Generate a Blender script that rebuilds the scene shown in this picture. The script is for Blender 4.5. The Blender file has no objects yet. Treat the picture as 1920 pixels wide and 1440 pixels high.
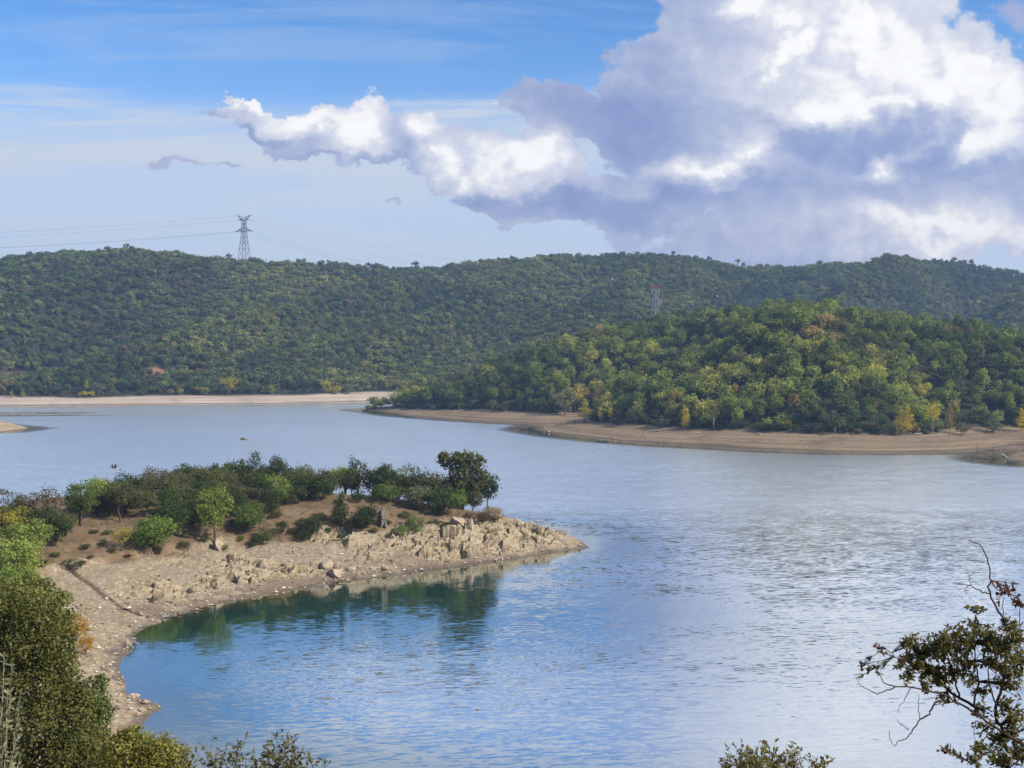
import bpy, math, random
import numpy as np
from mathutils import Vector, Matrix

rng = np.random.default_rng(7)
random.seed(7)
SC = bpy.context.scene
COL = SC.collection
PI = math.pi

# ------------------------------------------------------------------ camera
CAM_H = 34.0
FPX = 2318.0                       # focal length in pixels of a 1920 px wide frame
PITCH = math.atan(60.0 / FPX)
cam_d = bpy.data.cameras.new('camera')
cam_d.sensor_width = 36.0
cam_d.lens = 36.0 * FPX / 1920.0
cam_d.clip_start = 0.1
cam_d.clip_end = 20000.0
cam = bpy.data.objects.new('camera', cam_d)
COL.objects.link(cam)
cam.location = (0, 0, CAM_H)
cam.rotation_euler = (PI / 2 - PITCH, 0, 0)
SC.camera = cam


def ray(px, py):
    a = (px - 960.0) / FPX
    b = (720.0 - py) / FPX
    cp, sp = math.cos(PITCH), math.sin(PITCH)
    return np.array([a, cp + b * sp, -sp + b * cp])


def at_z(px, py, z=0.0):
    r = ray(px, py)
    t = (z - CAM_H) / r[2]
    return np.array([r[0] * t, r[1] * t, z])


def at_y(px, py, y):
    r = ray(px, py)
    t = y / r[1]
    return np.array([r[0] * t, y, CAM_H + r[2] * t])


# ------------------------------------------------------------------ light
SUN_AZ, SUN_EL = 112.0, 35.0        # degrees; azimuth from +Y towards +X
sa, se = math.radians(SUN_AZ), math.radians(SUN_EL)
SUN_DIR = Vector((math.cos(se) * math.sin(sa), math.cos(se) * math.cos(sa), math.sin(se)))
sun_d = bpy.data.lights.new('sun', 'SUN')
sun_d.energy = 4.6
sun_d.angle = math.radians(3.0)
sun_d.color = (1.0, 0.93, 0.82)
sun = bpy.data.objects.new('sun', sun_d)
COL.objects.link(sun)
sun.location = SUN_DIR * 400
sun.rotation_euler = SUN_DIR.to_track_quat('Z', 'Y').to_euler()

SC.view_settings.view_transform = 'Standard'
SC.view_settings.look = 'None'
SC.view_settings.exposure = 0.3
SC.view_settings.gamma = 1.0
SC.render.engine = 'CYCLES'
SC.cycles.max_bounces = 6
SC.cycles.diffuse_bounces = 2
SC.cycles.glossy_bounces = 3
SC.cycles.transmission_bounces = 3
SC.cycles.transparent_max_bounces = 4
SC.cycles.volume_bounces = 0
SC.cycles.sample_clamp_indirect = 6.0
SC.cycles.use_denoising = True
SC.cycles.caustics_reflective = False
SC.cycles.caustics_refractive = False


# ------------------------------------------------------------------ node helpers
class NT:
    """short hand for building node trees"""
    def __init__(self, tree):
        self.t = tree
        self.n = tree.nodes
        self.l = tree.links

    def new(self, kind, **kw):
        nd = self.n.new(kind)
        for k, v in kw.items():
            setattr(nd, k, v)
        return nd

    def put(self, sock, v):
        if isinstance(v, bpy.types.NodeSocket):
            self.l.new(v, sock)
        elif v is not None:
            try:
                sock.default_value = v
            except Exception:
                sock.default_value = tuple(v) + (1.0,)

    def math(self, op, a, b=None, c=None, clamp=False):
        nd = self.new('ShaderNodeMath', operation=op, use_clamp=clamp)
        for i, v in enumerate((a, b, c)):
            if v is not None:
                self.put(nd.inputs[i], v)
        return nd.outputs[0]

    def vec(self, op, a, b=None, c=None):
        nd = self.new('ShaderNodeVectorMath', operation=op)
        for i, v in enumerate((a, b, c)):
            if v is not None:
                self.put(nd.inputs[i], v)
        return nd.outputs['Value'] if op in ('LENGTH', 'DOT_PRODUCT', 'DISTANCE') else nd.outputs[0]

    def noise(self, v, scale, detail=3.0, rough=0.5, lac=2.0, dist=0.0, color=False, dim='3D'):
        nd = self.new('ShaderNodeTexNoise', noise_dimensions=dim)
        if v is not None:
            self.put(nd.inputs['Vector'], v)
        nd.inputs['Scale'].default_value = scale
        nd.inputs['Detail'].default_value = detail
        nd.inputs['Roughness'].default_value = rough
        nd.inputs['Lacunarity'].default_value = lac
        nd.inputs['Distortion'].default_value = dist
        return nd.outputs['Color' if color else 'Fac']

    def ramp(self, v, a, b, lo=0.0, hi=1.0, smooth=True):
        nd = self.new('ShaderNodeMapRange', interpolation_type='SMOOTHSTEP' if smooth else 'LINEAR')
        self.put(nd.inputs['Value'], v)
        nd.inputs['From Min'].default_value = a
        nd.inputs['From Max'].default_value = b
        nd.inputs['To Min'].default_value = lo
        nd.inputs['To Max'].default_value = hi
        return nd.outputs[0]

    def mix(self, f, a, b, blend='MIX'):
        nd = self.new('ShaderNodeMix', data_type='RGBA', blend_type=blend)
        self.put(nd.inputs[0], f)
        self.put(nd.inputs[6], a)
        self.put(nd.inputs[7], b)
        return nd.outputs[2]

    def sep(self, v):
        nd = self.new('ShaderNodeSeparateXYZ')
        self.put(nd.inputs[0], v)
        return nd.outputs

    def comb(self, x, y, z=0.0):
        nd = self.new('ShaderNodeCombineXYZ')
        for i, v in enumerate((x, y, z)):
            self.put(nd.inputs[i], v)
        return nd.outputs[0]


def srgb(r, g, b):
    f = lambda c: c / 12.92 if c <= 0.04045 else ((c + 0.055) / 1.055) ** 2.4
    return (f(r / 255), f(g / 255), f(b / 255), 1.0)


# ------------------------------------------------------------------ sky
def build_world():
    w = bpy.data.worlds.new('World')
    SC.world = w
    w.use_nodes = True
    w.cycles.sampling_method = 'MANUAL'
    w.cycles.sample_map_resolution = 256
    t = w.node_tree
    t.nodes.clear()
    N = NT(t)
    tc = N.new('ShaderNodeTexCoord')
    d = tc.outputs['Generated']
    x, y, z = N.sep(d)
    sky = N.new('ShaderNodeTexSky', sky_type='NISHITA')
    sky.sun_disc = False
    sky.sun_elevation = se
    sky.sun_rotation = sa
    sky.altitude = 200
    sky.air_density = 1.0
    sky.dust_density = 0.6
    sky.ozone_density = 2.2
    K = 0.11
    E = 2 ** -SC.view_settings.exposure
    ys = N.math('MAXIMUM', y, 0.02)
    u = N.math('DIVIDE', x, ys)
    v = N.math('DIVIDE', z, ys)
    v = N.math('MINIMUM', v, 3.0)
    u = N.math('MAXIMUM', N.math('MINIMUM', u, 4.0), -4.0)
    p = N.comb(u, v, 0.0)
    front = N.ramp(y, 0.1, 0.3)

    # one warp field bends every cloud outline into billows and wisps
    wn = N.noise(N.vec('MULTIPLY', p, (1.0, 1.25, 1.0)), 7.5, 7.0, 0.56, 2.1, 0.0, True, '2D')
    wv = N.vec('SUBTRACT', wn, (0.5, 0.5, 0.5))
    pw = N.vec('MULTIPLY_ADD', wv, (0.118, 0.085, 0.0), p)
    ws = N.noise(N.vec('MULTIPLY', p, (1.0, 1.2, 1.0)), 24.0, 5.0, 0.62, 2.2, 0.0, True, '2D')
    pws = N.vec('MULTIPLY_ADD', N.vec('SUBTRACT', ws, (0.5, 0.5, 0.5)), (0.036, 0.029, 0.0), pw)
    wnx = N.sep(wn)
    wsx = N.sep(ws)

    def uv(px, py):
        r = ray(px, py)
        return r[0] / r[1], r[2] / r[1]

    def blobs(pv, rows, k=0.12):
        out = None
        for (px, py, rx, ry) in rows:
            cu, cv = uv(px, py)
            su, sv = FPX / rx, FPX / ry
            q = N.vec('MULTIPLY_ADD', pv, (su, sv, 0.0), (-cu * su, -cv * sv, 0.0))
            ln = N.vec('LENGTH', q)
            out = ln if out is None else N.math('SMOOTH_MIN', out, ln, k)
        return N.math('SUBTRACT', 1.0, out)

    body = blobs(pws, [
        (1062, 208, 116, 56), (1190, 200, 150, 105), (1300, 130, 150, 190), (1480, 60, 240, 230),
        (1640, 130, 190, 130), (1560, -150, 330, 200), (1790, 190, 190, 120), (1900, 270, 210, 150),
        (1480, 300, 360, 150), (1760, 370, 340, 120), (1200, 365, 260, 62), (1010, 390, 170, 30),
        (1560, 440, 270, 80), (1800, 440, 290, 54), (1500, 478, 230, 60), (2150, 250, 220, 260), (1900, -330, 560, 260)], 0.16)
    small = blobs(pws, [
        (455, 216, 84, 17), (530, 234, 80, 38), (630, 238, 96, 60), (700, 285, 120, 46), (790, 262, 70, 62),
        (870, 300, 90, 58), (950, 305, 95, 72), (990, 345, 70, 40), (590, 272, 90, 44), (850, 330, 80, 44)], 0.12)
    bits = blobs(pws, [
        (335, 322, 70, 17), (425, 318, 44, 7), (722, 403, 36, 8), (1190, 436, 62, 34), (1255, 444, 66, 20),
        (955, 412, 75, 10), (1140, 413, 64, 15), (1910, 30, 70, 46)], 0.05)
    def puffs(pv):
        vn = N.new('ShaderNodeTexVoronoi', voronoi_dimensions='2D', feature='SMOOTH_F1', normalize=True)
        vn.inputs['Scale'].default_value = 21.0
        vn.inputs['Detail'].default_value = 2.0
        vn.inputs['Roughness'].default_value = 0.55
        vn.inputs['Lacunarity'].default_value = 2.3
        vn.inputs['Smoothness'].default_value = 0.25
        N.put(vn.inputs['Vector'], N.vec('MULTIPLY', pv, (1.0, 1.25, 1.0)))
        return N.math('SUBTRACT', 1.0, vn.outputs['Distance'])
    pq = N.vec('MULTIPLY_ADD', wv, (0.045, 0.035, 0.0), p)
    puff = puffs(pq)
    puff_sun = puffs(N.vec('ADD', pq, (0.0085, 0.0065, 0.0)))
    bump_ = N.math('MULTIPLY', N.math('SUBTRACT', puff, 0.62), 0.55)
    body = N.math('ADD', body, bump_)
    small = N.math('ADD', small, N.math('MULTIPLY', bump_, 0.55))
    relief_p = N.math('SUBTRACT', puff, puff_sun)
    a_body = N.ramp(body, -0.04, 0.11)
    a_small = N.ramp(small, -0.04, 0.15)
    a_bits = N.ramp(bits, 0.0, 0.55, 0.0, 0.85)

    # where the sun reaches the cloud
    lit = blobs(pws, [
        (1560, 10, 150, 110), (1640, 90, 190, 105), (1800, 130, 140, 76), (1880, 190, 90, 80), (1890, 285, 66, 60),
        (1670, 175, 90, 40), (1428, 288, 44, 36), (1340, 315, 110, 26), (1488, 106, 40, 30),
        (1385, 5, 60, 40), (1710, 326, 40, 22), (1590, 190, 100, 40),
        (600, 210, 110, 34), (668, 250, 46, 60), (800, 236, 52, 44), (838, 295, 48, 46), (876, 345, 36, 30),
        (955, 290, 76, 50), (480, 206, 50, 12), (1800, 450, 240, 36), (1800, -200, 380, 200)], 0.10)
    dark = blobs(pws, [
        (1640, 268, 44, 66), (1745, 205, 32, 50), (1700, 268, 60, 30), (1810, 268, 30, 66), (1560, 268, 60, 44), (1780, 322, 56, 28), (1880, 352, 110, 20),
        (1130, 220, 170, 70), (1100, 385, 260, 26), (640, 320, 90, 16), (510, 254, 50, 14), (1900, 40, 90, 60)], 0.14)
    # relief: the same warp noise read a little nearer the sun
    off = N.vec('ADD', p, (0.011, 0.007, 0.0))
    wn2 = N.noise(N.vec('MULTIPLY', off, (1.0, 1.25, 1.0)), 7.5, 7.0, 0.56, 2.1, 0.0, False, '2D')
    relief = N.math('SUBTRACT', wnx[0], wn2)
    L = N.ramp(lit, -1.15, 0.80, 0.0, 1.0, False)
    L = N.math('POWER', L, 1.45)
    L = N.math('ADD', L, N.math('MULTIPLY', relief, 0.85))
    L = N.math('ADD', L, N.math('MULTIPLY', N.math('SUBTRACT', wsx[1], 0.5), 0.42))
    amp = N.math('ADD', N.math('MULTIPLY', L, 0.8), 0.2, None, True)
    rp = N.math('ADD', N.math('MULTIPLY', relief_p, 1.0), N.math('MULTIPLY', N.math('SUBTRACT', puff, 0.62), 0.36))
    L = N.math('ADD', L, N.math('MULTIPLY', rp, amp))
    L = N.math('SUBTRACT', L, N.math('MULTIPLY', N.ramp(dark, -0.45, 0.65), 0.36))
    cr = N.new('ShaderNodeValToRGB')
    cr.color_ramp.interpolation = 'LINEAR'
    els = cr.color_ramp.elements
    els[0].position = 0.0
    els[0].color = srgb(132, 150, 198)
    els[1].position = 1.0
    els[1].color = srgb(255, 255, 255)
    for pos, c in ((0.24, (158, 171, 208)), (0.45, (187, 195, 219)), (0.70, (222, 224, 235)), (0.86, (250, 249, 248))):
        e = els.new(pos)
        e.color = srgb(*c)
    N.put(cr.inputs[0], N.math('ADD', N.math('MULTIPLY', L, 0.62), 0.31))
    cloud = cr.outputs[0]
    # warm tone low down
    warm = N.ramp(v, 0.075, 0.16, 1.0, 0.0)
    cloud = N.mix(N.math('MULTIPLY', warm, 0.65), cloud, N.mix(1.0, cloud, (1.0, 0.95, 0.90, 1.0), 'MULTIPLY'))
    cloud = N.vec('SCALE', cloud, None)
    cloud.node.inputs['Scale'].default_value = 1.05 / K

    # clear sky: blue above, thin veil of high cirrus thickening towards the horizon
    base = N.mix(1.0, sky.outputs[0], (0.70, 1.16, 1.66, 1.0), 'MULTIPLY')
    zz = N.math('MAXIMUM', z, 0.0)
    deep = N.ramp(zz, 0.14, 0.5, 1.0, 0.8, False)
    base = N.vec('SCALE', base, None)
    N.put(base.node.inputs['Scale'], deep)
    cir = N.noise(N.vec('MULTIPLY', p, (3.0, 34.0, 1.0)), 1.0, 5.0, 0.6, 2.1, 0.35, False, '2D')
    band = N.math('MULTIPLY', N.ramp(v, 0.10, 0.17), N.ramp(v, 0.19, 0.225, 1.0, 0.0))
    streak = N.math('MULTIPLY', N.ramp(cir, 0.42, 0.68), N.math('ADD', N.math('MULTIPLY', band, 0.85), 0.20))
    veil = N.math('ADD', N.ramp(zz, 0.0, 0.26, 0.95, 0.0), streak, None, True)
    veil_c = tuple(c / K for c in srgb(207, 218, 234)[:3]) + (1.0,)
    sheet = N.ramp(N.math('ADD', v, N.math('MULTIPLY', cir, -0.035)), 0.160, 0.200, 0.60, 0.0)
    veil = N.math('SUBTRACT', 1.0, N.math('MULTIPLY', N.math('SUBTRACT', 1.0, veil), N.math('SUBTRACT', 1.0, sheet)))
    clear = N.mix(veil, base, veil_c)
    # scattered cloud over the rest of the sky (lights the scene from behind the camera)
    back = N.noise(d, 2.2, 5.0, 0.55)
    a_back = N.math('MULTIPLY', N.ramp(back, 0.52, 0.68), N.math('SUBTRACT', 1.0, front))
    a_back = N.math('MULTIPLY', a_back, 0.75)
    allsky = N.mix(a_back, clear, tuple(c / K for c in srgb(225, 228, 238)[:3]) + (1.0,))
    bit_c = tuple(c / K for c in srgb(176, 182, 214)[:3]) + (1.0,)
    allsky = N.mix(N.math('MULTIPLY', a_bits, front), allsky, bit_c)
    al = N.math('MAXIMUM', a_body, a_small)
    al = N.math('MULTIPLY', al, N.math('MULTIPLY', front, N.ramp(v, -0.02, 0.05)))
    allsky = N.mix(al, allsky, cloud)
    # broken bright cloud overhead, above the picture; the lake mirrors it
    hi = N.noise(N.vec('MULTIPLY', p, (3.2, 4.4, 1.0)), 1.0, 5.0, 0.58, 2.1, 0.3, False, '2D')
    a_hi = N.math('MULTIPLY', N.math('MULTIPLY', N.ramp(v, 0.286, 0.34), front), N.ramp(hi, 0.30, 0.60, 0.62, 0.90))
    allsky = N.mix(a_hi, allsky, tuple(c / K for c in srgb(228, 232, 243)[:3]) + (1.0,))
    bg = N.new('ShaderNodeBackground')
    N.put(bg.inputs['Color'], allsky)
    bg.inputs['Strength'].default_value = K * E
    out = N.new('ShaderNodeOutputWorld')
    t.links.new(bg.outputs[0], out.inputs[0])


build_world()


# ------------------------------------------------------------------ numeric helpers
def hash2(ix, iy, seed):
    h = (ix.astype(np.int64) * 374761393 + iy.astype(np.int64) * 668265263 + seed * 982451653) & 0xFFFFFFFF
    h = ((h ^ (h >> 13)) * 1274126177) & 0xFFFFFFFF
    h = ((h ^ (h >> 16)) * 2246822519) & 0xFFFFFFFF
    return ((h ^ (h >> 15)) & 0xFFFFFF) / float(0xFFFFFF)


def vnoise(x, y, seed=0):
    ix, iy = np.floor(x), np.floor(y)
    fx, fy = x - ix, y - iy
    fx = fx * fx * fx * (fx * (fx * 6 - 15) + 10)
    fy = fy * fy * fy * (fy * (fy * 6 - 15) + 10)
    a, b = hash2(ix, iy, seed), hash2(ix + 1, iy, seed)
    c, d = hash2(ix, iy + 1, seed), hash2(ix + 1, iy + 1, seed)
    return (a + (b - a) * fx + (c - a) * fy + (a - b - c + d) * fx * fy) * 2 - 1


def fbm(x, y, seed=0, octv=4, gain=0.5):
    s, a, f = 0.0, 1.0, 1.0
    for k in range(octv):
        s = s + a * vnoise(x * f + 13.7 * k, y * f - 7.3 * k, seed + k)
        a *= gain
        f *= 2.03
    return s


def facets(x, y, cell, seed, tilt):
    """angular blocks: every jittered cell is a tilted plane with a crack round it"""
    gx, gy = np.floor(x / cell), np.floor(y / cell)
    best = np.full(x.shape, 1e9)
    second = np.full(x.shape, 1e9)
    h = np.zeros(x.shape)
    for dx in (-1, 0, 1):
        for dy in (-1, 0, 1):
            cx, cy = gx + dx, gy + dy
            px = (cx + hash2(cx, cy, seed)) * cell
            py = (cy + hash2(cx, cy, seed + 1)) * cell
            dd = np.hypot(x - px, y - py)
            hh = (hash2(cx, cy, seed + 2) - 0.5) * 1.2 * cell * tilt \
                + (x - px) * (hash2(cx, cy, seed + 3) - 0.5) * 2 * tilt + (y - py) * (hash2(cx, cy, seed + 4) - 0.5) * 2 * tilt
            closer = dd < best
            second = np.where(closer, best, np.minimum(second, dd))
            h = np.where(closer, hh, h)
            best = np.where(closer, dd, best)
    return h, second - best


def sdf(x, y, poly):
    """signed distance to a polygon, positive inside"""
    P = np.asarray(poly)[:, :2]
    d = np.full(x.shape, 1e12)
    ins = np.zeros(x.shape, bool)
    n = len(P)
    for i in range(n):
        ax, ay = P[i]
        bx, by = P[(i + 1) % n]
        ex, ey = bx - ax, by - ay
        wx, wy = x - ax, y - ay
        t = np.clip((wx * ex + wy * ey) / (ex * ex + ey * ey + 1e-12), 0, 1)
        d = np.minimum(d, (wx - t * ex) ** 2 + (wy - t * ey) ** 2)
        c = ((ay > y) != (by > y)) & (x < (bx - ax) * (y - ay) / (by - ay + 1e-12) + ax)
        ins ^= c
    d = np.sqrt(d)
    return np.where(ins, d, -d)


def sstep(a, b, v):
    t = np.clip((v - a) / (b - a), 0, 1)
    return t * t * (3 - 2 * t)


def smin(a, b, k):
    h = np.clip(0.5 + 0.5 * (b - a) / k, 0, 1)
    return b + (a - b) * h - k * h * (1 - h)


def idw(x, y, pts, vals, p=3.0):
    num, den = 0.0, 0.0
    for (px, py), v in zip(pts, vals):
        w = 1.0 / (np.hypot(x - px, y - py) + 3.0) ** p
        num = num + w * v
        den = den + w
    return num / den


# ------------------------------------------------------------------ shorelines (world metres)
def shore(pts):
    return [tuple(at_z(a, b)[:2]) for a, b in pts]


LAND_NEAR = [(230, 40), (110, 62), (60, 72), (28, 79), (6, 83), (-12, 89)] + shore([
    (322, 1436), (298, 1408), (280, 1385), (271, 1362), (279, 1330), (266, 1310), (250, 1296), (232, 1276), (219, 1256), (216, 1240),
    (228, 1216), (240, 1200), (258, 1178), (300, 1160), (400, 1135), (500, 1117), (600, 1098), (700, 1083), (780, 1074),
    (850, 1064), (950, 1048), (1050, 1035), (1108, 1027)]) + [
    (12, 222), (4, 231), (-16, 244), (-40, 251), (-70, 253), (-92, 246), (-120, 240), (-170, 225), (-260, 190), (-420, 150),
    (-420, -160), (230, -160)]
LAND_HILL = shore([(684, 768), (760, 779), (850, 786), (950, 792), (1020, 795), (1040, 794), (1010, 801), (997, 806),
                   (1060, 816), (1150, 826), (1250, 833), (1350, 838), (1450, 843), (1550, 846), (1650, 847), (1760, 846), (1850, 843), (1888, 839),
                   (1908, 834)]) + shore([(1912, 841), (1890, 854), (1873, 862), (1895, 866), (1930, 869)]) + [
    (200, 372), (330, 345), (620, 330), (620, 900), (260, 900), (60, 850), (-30, 790), (-72, 750)]
LAND_FAR = [(-900, 790), (-420, 800)] + shore([(0, 761), (120, 760), (280, 758), (420, 756), (500, 757), (620, 754), (710, 751)]) + [
    (0, 880), (150, 915), (500, 930), (1300, 930), (1300, 2600), (-1500, 2600), (-1500, 800)]
LAND_SPIT = shore([(58, 803), (40, 806), (0, 811)]) + [(-260, 528), (-330, 520), (-330, 600), (-250, 585)] + shore([(0, 797), (30, 800)])

CTRL = [(25, 79), (-25, 102), (-42, 130), (-46, 150), (-42, 165), (-30, 176), (-15, 190), (0, 204), (13, 214), (0, 232), (-60, 254), (-100, 160), (-100, 240)]
SLOPE = [0.42, 0.30, 0.26, 0.12, 0.10, 0.16, 0.30, 0.36, 0.40, 0.42, 0.40, 0.14, 0.35]
BAND = [16, 14, 16, 26, 26, 20, 15, 14, 9, 8, 8, 26, 8]
CAPS_P = [(0, 0), (0, 60), (-40, 60), (-60, 20), (-50, 110), (-60, 160), (-60, 215), (-20, 220), (8, 215), (-110, 210), (-110, 120), (-200, 120)]
CAPS_V = [60, 40, 40, 60, 12, 5, 9.0, 9.8, 8, 4.5, 7, 18]


def h_near(x, y, detail=True):
    wob = fbm(x / 9, y / 9, 3, 3) * 1.1 + fbm(x / 2.4, y / 2.4, 5, 2) * 0.45
    near_tip = sstep(12, 2, np.hypot(x - 13.4, y - 214.2))
    d = sdf(x, y, LAND_NEAR)
    d = d + wob * (1 - 0.8 * near_tip) * sstep(-12, 0, d) * (1 - 0.3 * sstep(20, 40, d))
    s = idw(x, y, CTRL, SLOPE)
    b = idw(x, y, CTRL, BAND)
    cap = idw(x, y, CAPS_P, CAPS_V, 4.0)
    beach = np.where(d > 0, s * np.minimum(d, b), np.maximum(0.45 * d, -5.0))
    peninsula = sstep(140, 165, y)
    up = np.maximum(d - b, 0)
    soil_s = 0.42 * (1 - peninsula) + 0.27 * peninsula
    scarp = 0.75 * sstep(0.0, 0.9, d - b) * peninsula * sstep(-10, -30, x + 0.0 * y) + 0.25 * sstep(0, 1.2, d - b)
    z = beach + soil_s * up + scarp
    z = smin(z, cap + fbm(x / 14, y / 14, 11, 3) * 0.7, 2.5)
    # camera hill keeps clear of the lens
    rock = peninsula * sstep(0.8, 3.0, d) * sstep(b + 3.0, b - 1.5, d) * sstep(-62, -50, x + (y - 180) * 0.3)
    patch = sstep(-0.35, 0.25, fbm(x / 8, y / 8, 21, 2) + sstep(-25, -5, x) * 0.7 - 0.12)
    lower_gravel = sstep(2.5, 6.0, d + fbm(x / 5, y / 5, 23, 2) * 1.5 + 4.0 * sstep(-20, -2, x))
    rock = rock * patch * lower_gravel
    bank_rock = (1 - peninsula) * sstep(0.0, 1.5, d) * sstep(18, 8, d) * 0.25
    rock = np.maximum(rock, bank_rock)
    soil = sstep(b - 1.0, b + 1.2, d + fbm(x / 4, y / 4, 31, 3) * 1.3)
    wet = sstep(1.9, 0.2, d + 0.7 * fbm(x / 1.6, y / 1.6, 37, 2)) * np.ones_like(x)
    if detail:
        ca, sn = math.cos(0.6), math.sin(0.6)
        xr, yr = (x * ca - y * sn) / 0.75, (x * sn + y * ca) / 1.5
        wx = x + 0.5 * fbm(x / 2, y / 2, 41, 2)
        f1, c1 = facets(xr + 0.4 * fbm(x / 3, y / 3, 43, 2), yr, 2.5, 51, 0.46)
        f2, c2 = facets(wx, y, 0.95, 61, 0.50)
        z = z + rock * (f1 * 0.80 + f2 * 0.55 - 0.60 * sstep(0.40, 0.0, c1) - 0.30 * sstep(0.22, 0.0, c2) + 0.3)
        crack = np.maximum(sstep(0.34, 0.05, c1), 0.7 * sstep(0.16, 0.02, c2))
        z = z + (1 - rock) * sstep(0.3, 1.5, d) * (fbm(x / 0.9, y / 0.9, 71, 3) * 0.07 + fbm(x / 5, y / 5, 73, 2) * 0.10)
        # the narrow gully across the beach
        gd = gully_distance(x, y)
        z = z - 0.32 * sstep(0.55, 0.0, gd)
    if detail:
        return z, d, rock, soil, wet, crack
    return z, d, rock, soil, wet


GULLY = [at_z(130, 1082, 2.2)[:2], at_z(150, 1092, 2.1)[:2], at_z(175, 1103, 1.9)[:2], at_z(205, 1119, 1.6)[:2], at_z(232, 1134, 1.2)[:2], at_z(262, 1148, 0.8)[:2]]


def gully_distance(x, y):
    d = np.full(x.shape, 1e9)
    for (ax, ay), (bx, by) in zip(GULLY[:-1], GULLY[1:]):
        ex, ey = bx - ax, by - ay
        t = np.clip(((x - ax) * ex + (y - ay) * ey) / (ex * ex + ey * ey), 0, 1)
        d = np.minimum(d, np.hypot(x - ax - t * ex, y - ay - t * ey))
    return d


SIL_PX = [684, 720, 760, 800, 850, 900, 1000, 1100, 1200, 1300, 1400, 1470, 1540, 1600, 1750, 1920, 2200, 2600]
SIL_PY = [762, 738, 720, 702, 679, 656, 636, 616, 606, 599, 589, 579, 590, 604, 617, 648, 650, 630]
SIL_Y = [735, 735, 730, 725, 715, 700, 670, 630, 610, 590, 575, 565, 560, 555, 550, 540, 520, 520]


def h_hill(x, y):
    d = sdf(x, y, LAND_HILL)
    d = d + fbm(x / 22, y / 22, 103, 3) * 2.2 * sstep(-25, 0, d) + fbm(x / 6, y / 6, 107, 2) * 0.5
    px = 960 + FPX * x / y
    cap = 34 + (660 - (np.interp(px, SIL_PX, SIL_PY) + 14)) / FPX * np.interp(px, SIL_PX, SIL_Y)
    cap = np.maximum(cap, 4.0)
    b = 20 * sstep(700, 900, px) + 7
    b = b + fbm(x / 30, y / 30, 113, 2) * 4
    z = np.where(d > 0, 0.165 * np.minimum(d, b), np.maximum(0.2 * d, -6))
    up = np.maximum(d - b, 0)
    z = z + 0.50 * up * (1 + 0.2 * fbm(x / 40, y / 40, 117, 2))
    z = smin(z, cap + fbm(x / 35, y / 35, 121, 3) * 2.2, 6.0)
    inner = sstep(10, 40, up)
    z = z + inner * fbm(x / 24, y / 24, 127, 3) * 1.4
    spit = sstep(1850, 1885, px) * sstep(395, 375, y)
    z = np.where(spit > 0.5, np.minimum(z, 0.12 * d + 0.0), z)
    return z, d, b


RID_PX = [-900, -300, 0, 100, 240, 330, 450, 560, 650, 740, 820, 880, 1000, 1180, 1290, 1400, 1470, 1560, 1700, 1800, 1850, 1920, 2300, 3000]
RID_PY = [480, 500, 478, 467, 462, 470, 480, 484, 489, 495, 496, 484, 475, 474, 479, 492, 496, 489, 489, 484, 494, 503, 500, 480]
RID_Y = [1230, 1230, 1230, 1230, 1230, 1230, 1215, 1230, 1240, 1260, 1280, 1290, 1290, 1290, 1290, 1300, 1320, 1340, 1350, 1360, 1360, 1360, 1360, 1360]


def h_far(x, y):
    d = sdf(x, y, LAND_FAR)
    d = d + fbm(x / 40, y / 40, 203, 3) * 3.5 * sstep(-30, 0, d)
    px = 960 + FPX * x / y
    yr = np.interp(px, RID_PX, RID_Y)
    zr = 34 + (660 - (np.interp(px, RID_PX, RID_PY) + 15)) / FPX * yr
    b = 24.0 + fbm(x / 45, y / 45, 207, 2) * 6
    ys = y - d                                   # rough shoreline
    t = np.clip((d - b) / np.maximum(yr - (y - d) - b, 50), 0, 1.2)
    z = np.where(d > 0, 0.21 * np.minimum(d, b), np.maximum(0.2 * d, -8))
    shelf = sstep(0.0, 0.16, t)
    S = 0.30 * t + 0.70 * t ** 1.12
    z = z + np.minimum(S, 1.0) * (zr - 5.2)
    # spurs and gullies running down to the right
    c = x - 0.55 * (y - 850)
    sp = (1 - np.abs(fbm(c / 120 + 3.1, y / 900, 211, 2)) * 2.1) * (30 + 20 * sstep(40, 260, x)) + fbm(c / 55, y / 180, 217, 3) * 8
    sp = sp + fbm(x / 30, y / 30, 219, 2) * 3
    z = z + sp * np.sin(np.clip(t, 0, 1) * PI) * sstep(0, 0.25, t) * 0.9
    over = np.maximum(d - (yr - (y - d)), 0)
    z = z - 0.35 * over
    return z, d, b


def h_spit(x, y):
    d = sdf(x, y, LAND_SPIT)
    z = np.where(d > 0, 0.30 * d, np.maximum(0.2 * d, -4))
    z = smin(z, np.full(x.shape, 5.0), 2.0) + fbm(x / 4, y / 4, 301, 3) * 0.3 * sstep(0, 2, d)
    return z, d


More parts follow.
